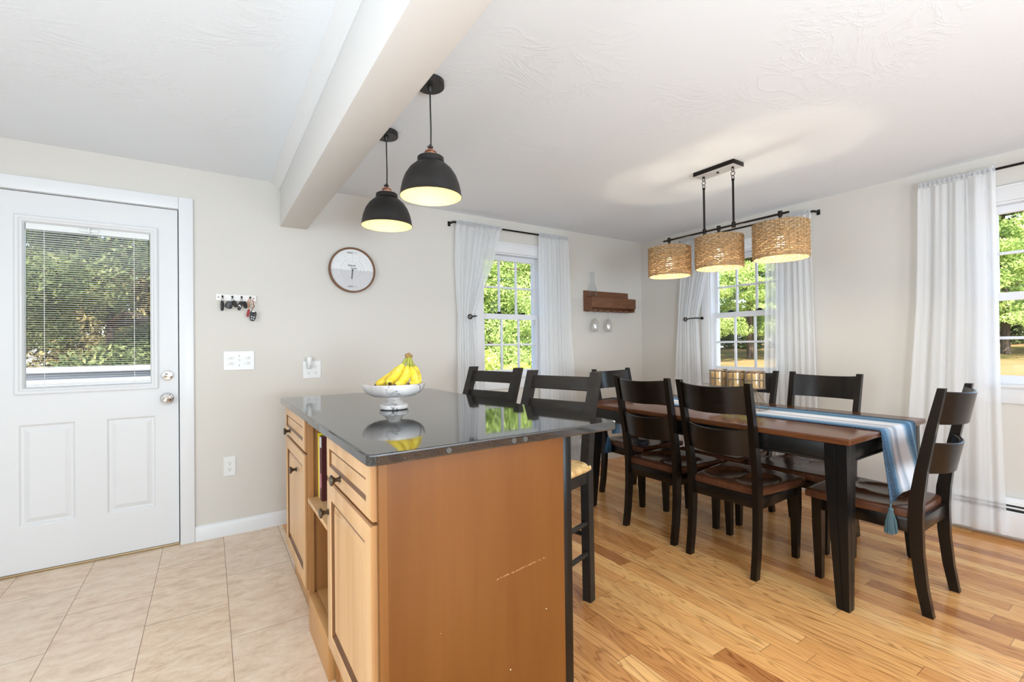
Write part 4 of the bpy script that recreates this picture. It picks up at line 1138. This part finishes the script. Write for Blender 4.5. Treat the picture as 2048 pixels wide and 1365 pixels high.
# ---------------------------------------------------------------- wine shelf
ws = thing('wall_shelf', 'walnut wine glass shelf on the back wall near the corner', 'shelf', (3.425, D, 1.60))
x0, x1 = -.312, .312
b = B(); b.box((x0, -.016, -.088), (x1, 0, .120), .002); b.done('backboard', MAT['walnut'], ws, 30)
b = B(); b.box((x0 + .002, -.108, .034), (x1 - .002, -.0165, .048), .0015); b.done('shelf_board', MAT['walnut'], ws, 30)
b = B(); b.box((x0 + .002, -.122, -.055), (x1 - .0, -.108, .046), .002); b.done('front_board', MAT['walnut'], ws, 30)
b = B(); b.box((x0 + .002, -.1075, -.088), (x0 + .016, -.0165, .0335)); b.box((x1 - .016, -.1075, -.088), (x1 - .002, -.0165, .0335)); b.done('end_board', MAT['walnut'], ws, 0)
for i in range(7):
    xc = x0 + .050 + i * .0905 - .010
    b = B(); b.box((max(xc - .030, x0 + .0165), -.120, -.092), (min(xc + .030, x1 - .0165), -.018, -.080), .001); b.done('glass_rail', MAT['walnut'], ws, 30)
cf = thing('carafe', 'slender clear glass bottle standing on the walnut wine shelf', 'bottle', (3.183, D - .062, 1.6482))
smoke = new_mat('smoky_clear_glass'); g = smoke[1].nodes.new('ShaderNodeBsdfTransparent'); g.inputs[0].default_value = (.955, .965, .97, 1)
gl = smoke[1].nodes.new('ShaderNodeBsdfGlossy'); gl.inputs[1].default_value = .05; mx = smoke[1].nodes.new('ShaderNodeMixShader'); mx.inputs[0].default_value = .16
lwn = smoke[1].nodes.new('ShaderNodeLayerWeight'); lwn.inputs[0].default_value = .05
smoke[1].links.new(lwn.outputs['Facing'], mx.inputs[0])
smoke[1].links.new(g.outputs[0], mx.inputs[1]); smoke[1].links.new(gl.outputs[0], mx.inputs[2]); smoke[1].links.new(mx.outputs[0], smoke[2].inputs[0])
b = B(); b.lathe([(0, 0), (.042, 0), (.048, .006), (.0485, .040), (.043, .075), (.030, .120), (.021, .155), (.0185, .190), (.019, .245), (.0215, .252), (.0185, .252), (.016, .190), (.019, .155), (.027, .120), (.040, .075), (.045, .040), (.044, .010), (0, .008)], n=28); b.done('bottle', smoke[0], cf, 40)
def wineglass(x, label):
    w = thing('wine_glass', label, 'wine glass', (x, D - .066, 1.5215), 0, 'wine glasses hanging from the shelf')
    b = B(); b.lathe([(0, 0), (.034, 0), (.034, .0015), (.010, -.004), (.0036, -.012), (.0033, -.076), (.008, -.082), (.026, -.096), (.037, -.122), (.040, -.150), (.037, -.190), (.033, -.218), (.0322, -.218), (.036, -.190), (.0388, -.150), (.0358, -.123), (.025, -.098), (.006, -.086), (0, -.0855)], n=28); b.done('glass', glass_mat('thin_clear_glass', .25) if 'wineg' not in MAT else MAT['wineg'], w, 40)
MAT['wineg'] = glass_mat('thin_clear_glass', .30, (.97, .97, .97))
wineglass(3.205, 'upside-down wine glass hanging under the bottle from the walnut shelf'); wineglass(3.388, 'upside-down wine glass hanging nearer the middle of the walnut shelf')

# ---------------------------------------------------------------- pendants over the island
def pendant(x, y, label):
    p = thing('pendant_lamp', label, 'pendant lamp', (x, y, CZ), 0, 'black dome pendants over the island')
    b = B(); b.lathe([(0, -.0005), (.060, -.0005), (.060, -.022), (.056, -.026), (.012, -.026), (.010, -.040), (.006, -.046), (0, -.046)], n=40); b.done('canopy', MAT['shade'], p, 35)
    b = B(); b.tube([(0, 0, -.040), (.001, 0, -.12), (.0025, 0, -.20), (.0015, 0, -.278)], .0033, 8); b.done('cord', MAT['slot'], p, 60)
    b = B(); b.lathe([(0, -.268), (.006, -.268), (.0062, -.274), (.0105, -.276), (.0105, -.281), (.0055, -.283), (0, -.283)], n=20); b.box((-.014, -.003, -.282), (.002, .003, -.275), .001); b.done('cord_grip', MAT['slot'], p, 40)
    b = B(); b.lathe([(0, -.281), (.008, -.281), (.013, -.287), (.024, -.296), (.025, -.301), (.0225, -.303), (.0225, -.318), (.021, -.320), (0, -.320)], n=28); b.done('socket', MAT['copper'], p, 40)
    z0 = -.486
    prof = [(.0, -.3195), (.050, -.3195), (.0545, -.323), (.0555, -.340), (.052, -.344), (.066, -.352), (.088, -.372), (.106, -.400), (.118, -.432), (.1245, -.462), (.1265, -.482), (.1285, -.4865), (.1265, -.4875)]
    b = B(); b.lathe(prof, n=56); b.done('lamp_shade', MAT['shade'], p, 40)
    b = B(); b.lathe([(.1262, -.4868), (.1235, -.464), (.1165, -.434), (.1045, -.403), (.0865, -.3755), (.065, -.3555), (.045, -.347), (0, -.346)], n=56); b.done('lamp_lining', MAT['shade_in'], p, 60)
    b = B(); b.lathe([(0, -.3465), (.013, -.3465), (.0135, -.366), (.016, -.372), (.026, -.388), (.029, -.404), (.026, -.420), (.014, -.431), (0, -.433)], n=20); b.done('bulb', MAT['bulb'], p, 60)
    l = bpy.data.lights.new('pendant_light', 'POINT'); l.energy = .75; l.color = (1, .78, .46); l.shadow_soft_size = .02
    o = bpy.data.objects.new('pendant_light', l); COL.objects.link(o); o.location = (x, y, CZ - .452)
    return p
pendant(.779, 1.789, 'black dome pendant lamp nearer the camera under the ceiling beam')
pendant(.771, 2.336, 'black dome pendant lamp nearer the back wall and the clock')

# ---------------------------------------------------------------- wicker chandelier
CX_, CY_ = 2.70, 1.710
cd = thing('chandelier', 'black linear chandelier with three woven wicker drum shades over the table', 'chandelier', (CX_, CY_, CZ))
b = B(); b.box((-.056, -.139, -.026), (.056, .139, -.0005), .0015); b.done('canopy', MAT['bronze'], cd, 30)
b = B(); b.box((-.052, -.135, -.0272), (.052, .135, -.0262), .0004); b.done('canopy_reflection', plain('painted_flash_reflection', (.72, .73, .74), .55, .6), cd, 30)  # pale plate paints the flash reflection onto the shiny black canopy
b = B(); b.cyl((0, 0, -.026), (0, 0, -.034), .008, 14); b.done('canopy_nut', MAT['slot'], cd, 40)
zb = -.386
for sy in (-.100, .100):
    b = B(); b.cyl((0, sy, -.026), (0, sy, -.034), .008, 12); b.torus((0, sy, -.045), .0125, .0022, Matrix.Rotation(PI / 2, 4, 'X') if sy > 0 else Matrix.Rotation(PI / 2, 4, 'X'), 20, 6)
    b.torus((0, sy, -.068), .0125, .0022, Matrix.Rotation(PI / 2, 4, 'Y'), 20, 6); b.torus((0, sy, -.091), .0125, .0022, Matrix.Rotation(PI / 2, 4, 'X'), 20, 6); b.done('chain', MAT['bronze'], cd, 40)
    b = B(); b.cyl((0, sy, -.103), (0, sy, zb), .0065, 12); b.cyl((0, sy, -.100), (0, sy, -.112), .009, 12); b.cyl((0, sy, zb + .018), (0, sy, zb - .016), .0115, 14); b.done('stem', MAT['bronze'], cd, 40)
b = B(); b.cyl((0, -.423, zb), (0, .423, zb), .0065, 12); b.done('crossbar', MAT['bronze'], cd, 40)
def wicker():
    b = B(); R0, z0, z1 = .1375, -.2, 0.0; NS = 40
    rows = 19; seg = NS * 4
    for r in range(rows):
        zc = -.008 - (.184 / (rows - 1)) * r
        rr = random.Random(r)
        pts = []
        for i in range(seg):
            a = 2 * PI * i / seg
            w = math.cos(NS * a / 2 + PI * r) * .0052
            pts.append(((R0 + w) * math.cos(a), (R0 + w) * math.sin(a), zc + .0013 * math.sin(5 * a + r * 1.7) + .0009 * rr.uniform(-1, 1)))
        b.tube(pts, .0047, 6, closed=True, flat=((0, 0, 1), .62))
    for i in range(NS):
        a = 2 * PI * i / NS
        b.cyl((R0 * math.cos(a), R0 * math.sin(a), z0 + .004), (R0 * math.cos(a), R0 * math.sin(a), -.002), .0030, 5)
    rr = random.Random(9)
    for i in range(90):     # loose strand ends along the top and body
        a = rr.random() * 6.283; z = rr.choice([0, 0, 0, -rr.random() * .18]); l = rr.uniform(.004, .012)
        p = Vector((R0 * 1.012 * math.cos(a), R0 * 1.012 * math.sin(a), z - .004))
        b.cyl(p, p + Vector((math.cos(a) * l * .6, math.sin(a) * l * .6, l * rr.uniform(-.2, 1))), .0011, 4)
    return b
def rim_b():
    b = B(); pts = [(.139 * math.cos(2 * PI * i / 60), .139 * math.sin(2 * PI * i / 60), -.199) for i in range(60)]
    b.tube(pts, .0045, 6, closed=True); return b
wk = None
for i, sy in enumerate((.376, 0, -.376)):
    b = B(); b.cyl((0, sy, zb + .016), (0, sy, zb - .014), .0115, 14); b.cyl((0, sy, zb - .012), (0, sy, zb - .062), .007, 12); b.cyl((0, sy, zb - .060), (0, sy, zb - .124), .016, 16)
    zs = zb - .052
    for k in range(3):
        a = 2 * PI * k / 3 + .4; b.cyl((0, sy, zs - .004), (.136 * math.cos(a), sy + .136 * math.sin(a), zs - .004), .0022, 6)
    b.done('shade_mount', MAT['bronze'], cd, 40)
    if wk is None:
        wk = wicker().done('wicker_shade', MAT['wicker'], cd, 60); wk.location = (0, sy, zs); rm = rim_b().done('shade_rim', MAT['wicker'], wk, 60)
        wb = B(); wb.lathe([(0, -.072), (.013, -.072), (.014, -.084), (.024, -.106), (.0275, -.124), (.024, -.142), (.012, -.152), (0, -.153)], n=20); bu = wb.done('bulb', MAT['bulb'], wk, 60)
    else:
        w2 = wk.copy(); COL.objects.link(w2); w2.location = (0, sy, zs)
        for o in (rm, bu): o2 = o.copy(); COL.objects.link(o2); o2.parent = w2
    l = bpy.data.lights.new('chandelier_light', 'POINT'); l.energy = 5.0; l.color = (1, .88, .68); l.shadow_soft_size = .03
    o = bpy.data.objects.new('chandelier_light', l); COL.objects.link(o); o.location = (CX_, CY_ + sy, CZ + zs - .172)
# ---------------------------------------------------------------- outdoors
b = B()
GZ = -.45
def gz(x, y):
    return GZ + (.080 * (x - 6) if 6 < x < 30 else (1.92 if x >= 30 else 0)) * (1 if y < 14 else max(0, 1 - (y - 14) / 20)) * min(1, max(0, (16 - abs(y - 6)) / 6))
def gf(u, v):
    x = -40 + 110 * u; y = -15 + 90 * v
    return (x, y, gz(x, y))
b.box((-45, -20, GZ - .4), (80, 80, GZ - .25))
b = B(); b.grid(gf, 110, 90)
tag(b.done('ground', MAT['lawn'], smooth=180), 'dry brown lawn outside the windows', 'lawn', kind='structure')
def foliage(blobs, n, s, seed):
    """leaf cards scattered through a list of ellipsoid clumps (cx,cy,cz,rx,ry,rz)"""
    rg = np.random.default_rng(seed)
    bl = np.array(blobs, float); wgt = bl[:, 3] * bl[:, 4] * bl[:, 5]; wgt = wgt ** .67; wgt /= wgt.sum()
    idx = rg.choice(len(bl), n, p=wgt)
    d = rg.normal(size=(n, 3)); d /= np.linalg.norm(d, axis=1)[:, None]
    r = rg.random(n) ** .30
    c = bl[idx, :3] + d * r[:, None] * bl[idx, 3:]
    u = rg.normal(size=(n, 3)); u /= np.linalg.norm(u, axis=1)[:, None]
    w = np.cross(u, rg.normal(size=(n, 3))); w /= np.linalg.norm(w, axis=1)[:, None]
    sz = s * rg.uniform(.6, 1.5, n)
    V = np.empty((n, 4, 3)); a = u * sz[:, None]; e = w * (sz * .42)[:, None]
    V[:, 0] = c - a; V[:, 1] = c + e; V[:, 2] = c + a; V[:, 3] = c - e
    me = bpy.data.meshes.new('leaves')
    me.vertices.add(n * 4); me.vertices.foreach_set('co', V.reshape(-1))
    me.loops.add(n * 4); me.loops.foreach_set('vertex_index', np.arange(n * 4, dtype=np.int32))
    me.polygons.add(n); me.polygons.foreach_set('loop_start', np.arange(0, n * 4, 4, dtype=np.int32))
    me.update(); return me
def crown_blobs(kind, h, r, seed):
    rr = random.Random(seed); out = []
    if kind == 'pine':
        z = .5
        while z < h:
            t = z / h; R = r * (1.05 - t * .8)
            for k in range(rr.randint(9, 13)):
                a = rr.random() * 6.283; q = R * rr.uniform(.25, 1)
                out.append((q * math.cos(a), q * math.sin(a), z + rr.uniform(-.2, .2), rr.uniform(.36, .70), rr.uniform(.36, .70), rr.uniform(.16, .30)))
            z += rr.uniform(.30, .46)
    elif kind == 'round':
        for k in range(46):
            a = rr.random() * 6.283; z = h * (.06 + .94 * rr.random()); R = r * math.sqrt(max(.08, 1 - (z / h - .45) ** 2 * 2.2)); q = R * rr.random() ** .5
            s = rr.uniform(.28, .60); out.append((q * math.cos(a), q * math.sin(a), z, s, s, s * .7))
    return out
def tree(x, y, kind, h, r, mat, n, leaf, seed, label, name='tree', group=None, bare=0.0):
    t = thing(name, label, 'tree', (x, y, gz(x, y) - .02), 0, group)
    me = foliage([(a, c, z + bare, d, e, f) for a, c, z, d, e, f in crown_blobs(kind, h, r, seed)], n, leaf, seed)
    me.materials.append(mat); me.name = 'crown'
    o = bpy.data.objects.new('crown', me); COL.objects.link(o); o.parent = t
    b = B(); rr = random.Random(seed); pts = [(rr.uniform(-.08, .08) * i / 6, rr.uniform(-.08, .08) * i / 6, (h + bare) * .93 * i / 6) for i in range(7)]
    b.tube(pts, [.10 * (1 - .13 * i) * h / 6 for i in range(7)], 9)
    for i in range(12):
        a = rr.random() * 6.283; z = (h + bare) * rr.uniform(.25, .85); q = r * rr.uniform(.4, .8)
        b.tube([(0, 0, z), (q * .5 * math.cos(a), q * .5 * math.sin(a), z + .1), (q * math.cos(a), q * math.sin(a), z + .05)], [.05, .035, .015], 6)
    b.done('trunk', MAT['bark'], t, 60)
    return t
def hedge(x, y, lx, ly, h, mat, n, leaf, seed, label, name='hedge', top=.12, nb=70, sc=1.0):
    rr = random.Random(seed); bl = []
    for k in range(nb):
        s = rr.uniform(.16, .30) * sc; bl.append((rr.uniform(-lx, lx), rr.uniform(-ly, ly), rr.uniform(.15, h - s * .7 + rr.uniform(-top, top)), s, s, s))
    me = foliage(bl, n, leaf, seed); me.materials.append(mat)
    o = bpy.data.objects.new(name, me); COL.objects.link(o); o.location = (x, y, gz(x, y))
    return tag(o, label, 'bush')
hedge(4.4, 6.3, 2.3, .5, 1.62, MAT['bush'], 44000, .030, 3, 'bright yellow-green hedge right outside the back wall window')
tree(5.5, 9.6, 'pine', 6.0, 1.45, MAT['pine'], 60000, .042, 11, 'soft pale green pine behind the hedge outside the back window', 'pine_tree')
tree(8.5, 11.2, 'pine', 6.6, 1.55, MAT['pine'], 60000, .044, 12, 'second green pine outside the back window, farther from the house', 'pine_tree')
tree(10.0, 15.0, 'round', 7.4, 2.6, MAT['shrub'], 26000, .085, 13, 'dark broadleaf tree filling the gap behind the two pines', 'tree')
tree(4.6, 14.4, 'round', 6.5, 2.0, MAT['shrub'], 18000, .085, 14, 'dark broadleaf tree behind the hedge toward the door side', 'tree')
# window wall side, standing on the rise beyond the lawn
tree(18.5, 10.4, 'pine', 8.4, 2.6, MAT['pine'], 90000, .055, 21, 'bright pine seen through the window behind the chandelier', 'pine_tree', bare=.7)
tree(19.5, 15.4, 'pine', 8.6, 2.2, MAT['pine'], 60000, .055, 22, 'tall pine toward the corner side of the chandelier window', 'pine_tree', bare=.6)
tree(29.5, 16.6, 'round', 9.5, 4.2, MAT['shrub'], 50000, .09, 23, 'dark broadleaf tree under the bright pines beyond the lawn', 'tree', bare=.3)
tree(27.0, 25.0, 'round', 8.5, 3.0, MAT['shrub'], 26000, .10, 24, 'dark broadleaf tree far beyond the lawn past the pines', 'tree')
tree(21.0, 3.6, 'pine', 7.2, 2.3, MAT['pine'], 80000, .055, 25, 'bright pine seen through the window at the picture edge', 'pine_tree', bare=.7)
tree(30.0, 5.2, 'round', 4.2, 3.2, MAT['shrub'], 36000, .10, 26, 'low dark tree far behind the picture-edge window', 'tree')
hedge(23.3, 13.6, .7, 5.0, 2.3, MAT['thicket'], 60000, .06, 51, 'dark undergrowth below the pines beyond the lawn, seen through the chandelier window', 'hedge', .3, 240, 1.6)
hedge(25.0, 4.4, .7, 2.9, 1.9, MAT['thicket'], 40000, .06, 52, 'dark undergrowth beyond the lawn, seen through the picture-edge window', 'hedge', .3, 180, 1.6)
# outside the door
tree(-1.1, 8.2, 'round', 4.4, 1.45, MAT['thicket'], 52000, .034, 31, 'dense dark green tree seen through the door blind', 'tree')
tree(-6.4, 10.2, 'round', 4.8, 1.5, MAT['brush'], 26000, .04, 32, 'brown and green tree beyond the hinge side of the door', 'tree')
tree(2.6, 10.6, 'round', 4.8, 1.5, MAT['brush'], 26000, .04, 33, 'brownish tree beyond the latch side of the door', 'tree')
tree(-2.3, 14.6, 'round', 6.2, 2.2, MAT['thicket'], 30000, .06, 34, 'tall brownish tree farthest beyond the door', 'tree')
tree(-6.6, 18.5, 'round', 7.0, 3.0, MAT['thicket'], 30000, .09, 35, 'broad dark tree at the back of the yard toward the door hinges', 'tree')
tree(.6, 19.5, 'round', 7.5, 3.0, MAT['brush'], 30000, .09, 36, 'broad brownish tree at the back of the yard straight beyond the door', 'tree')
hedge(-2.1, 10.9, 2.3, .45, 3.4, MAT['brush'], 80000, .040, 41, 'tall brownish thicket behind the dark tree outside the door', 'hedge', .3, 280, 1.5)
dk = thing('deck_railing', 'pale grey deck railing outside the door below the blind', 'railing', (-1.2, 5.4, GZ))
b = B(); b.box((-2.6, -.07, 1.445), (2.2, .07, 1.490), .006); b.done('cap_rail', MAT['deck'], dk, 30)
b = B(); b.box((-2.6, -.02, 1.330), (2.2, .02, 1.4445), .004); b.box((-2.6, -.02, .10), (2.2, .02, .18), .004); b.done('cross_rail', MAT['deck'], dk, 30)
for k in range(5):
    b = B(); x = -2.55 + k * 1.17; b.box((x - .045, -.045, 0.0), (x + .045, .045, 1.4445), .004); b.done('post', MAT['deck'], dk, 30)
b = B(); x = -2.4
while x < 2.1:
    b.box((x - .016, -.016, .1805), (x + .016, .016, 1.3295)); x += .13
o = b.done('balusters', MAT['deck'], dk, 0); o['kind'] = 'stuff'
# the house deck under the railing
b = B(); b.box((-4.0, D + T + .001, GZ), (1.2, 5.50, GZ + .12)); tag(b.done('ground.001', plain('weathered_deck_boards', (.34, .31, .28), .8), smooth=0), 'weathered deck outside the door', 'deck', kind='structure')

# ---------------------------------------------------------------- light
w = bpy.data.worlds.new('sky'); SC.world = w; w.use_nodes = True; nt = w.node_tree
for n in list(nt.nodes): nt.nodes.remove(n)
out = nt.nodes.new('ShaderNodeOutputWorld'); bg = nt.nodes.new('ShaderNodeBackground'); sky = nt.nodes.new('ShaderNodeTexSky')
sky.sky_type = 'NISHITA'; sky.sun_disc = False; sky.sun_elevation = math.radians(48); sky.sun_rotation = math.radians(210); sky.air_density = 1.0; sky.dust_density = 1.5
bg.inputs[1].default_value = SKY; nt.links.new(sky.outputs[0], bg.inputs[0]); nt.links.new(bg.outputs[0], out.inputs[0])
def light(name, kind, loc, energy, color=(1, 1, 1), size=None, size_y=None, aim=None, **kw):
    l = bpy.data.lights.new(name, kind); l.energy = energy; l.color = color
    if kind == 'AREA':
        l.shape = 'RECTANGLE'; l.size = size; l.size_y = size_y or size
    for k, v in kw.items(): setattr(l, k, v)
    o = bpy.data.objects.new(name, l); COL.objects.link(o); o.location = loc
    if aim is not None: o.rotation_euler = (Vector(aim) - Vector(loc)).to_track_quat('-Z', 'Y').to_euler()
    return o
light('sun', 'SUN', (-8, -10, 14), SUN, (1, .95, .86), aim=(0, 1, 0), angle=.02)
# added area lamps standing in for kitchen daylight; these walls have no windows
light('kitchen_fill_light', 'AREA', (.75, -3.0, 1.45), KW, (.76, .89, 1), 1.9, 1.5, aim=(1.2, 2.2, 1.5))
light('left_soft_fill', 'AREA', (-1.9, .35, 1.35), SW, (.76, .89, 1), 1.4, 1.3, aim=(2.2, 1.4, 1.45))  # added lamp for the soft light coming from the left
light('dining_rear_fill_light', 'AREA', (2.9, -3.0, 1.45), DW, (.76, .89, 1), 1.8, 1.5, aim=(2.6, 2.2, 1.4))
# photographer's flash bounced off the kitchen ceiling behind the camera
light('bounce_flash', 'AREA', (.3, -1.5, 1.0), FW, (.76, .89, 1), .9, .9, aim=(.6, .3, 2.29))
light('dining_ceiling_fill', 'AREA', (1.9, -1.9, .9), FW2, (.76, .89, 1), .8, .8, aim=(2.5, 2.4, 2.29))  # added second fill lamp, aimed up to even out the dining ceiling
# ---------------------------------------------------------------- camera
cam = bpy.data.cameras.new('camera'); co = bpy.data.objects.new('camera', cam); COL.objects.link(co)
f, yaw, pitch, roll, cyp = 921.245595, .581369122, .00823684388, -.0118929538, 684.928422
fw = Vector((math.sin(yaw) * math.cos(pitch), math.cos(yaw) * math.cos(pitch), math.sin(pitch)))
r0 = Vector((math.cos(yaw), -math.sin(yaw), 0)); u0 = r0.cross(fw)
rt = r0 * math.cos(roll) + u0 * math.sin(roll); up = -r0 * math.sin(roll) + u0 * math.cos(roll)
co.matrix_world = Matrix(((rt.x, up.x, -fw.x, 0), (rt.y, up.y, -fw.y, 0), (rt.z, up.z, -fw.z, EYE), (0, 0, 0, 1)))
cam.sensor_width = 36; cam.lens = f / 2048 * 36; cam.shift_y = (cyp - 682.5) / 2048; cam.clip_start = .02; cam.clip_end = 300
SC.camera = co
vs = SC.view_settings; SC.display_settings.display_device = 'sRGB'
vs.view_transform = 'Standard'; vs.look = 'None'; vs.exposure = EXPO; vs.gamma = 1; vs.use_curve_mapping = False
SC.cycles.max_bounces = 8; SC.cycles.diffuse_bounces = 4; SC.cycles.glossy_bounces = 4; SC.cycles.transparent_max_bounces = 20; SC.cycles.transmission_bounces = 6
SC.cycles.sample_clamp_indirect = 6.0; SC.cycles.caustics_reflective = False; SC.cycles.caustics_refractive = False
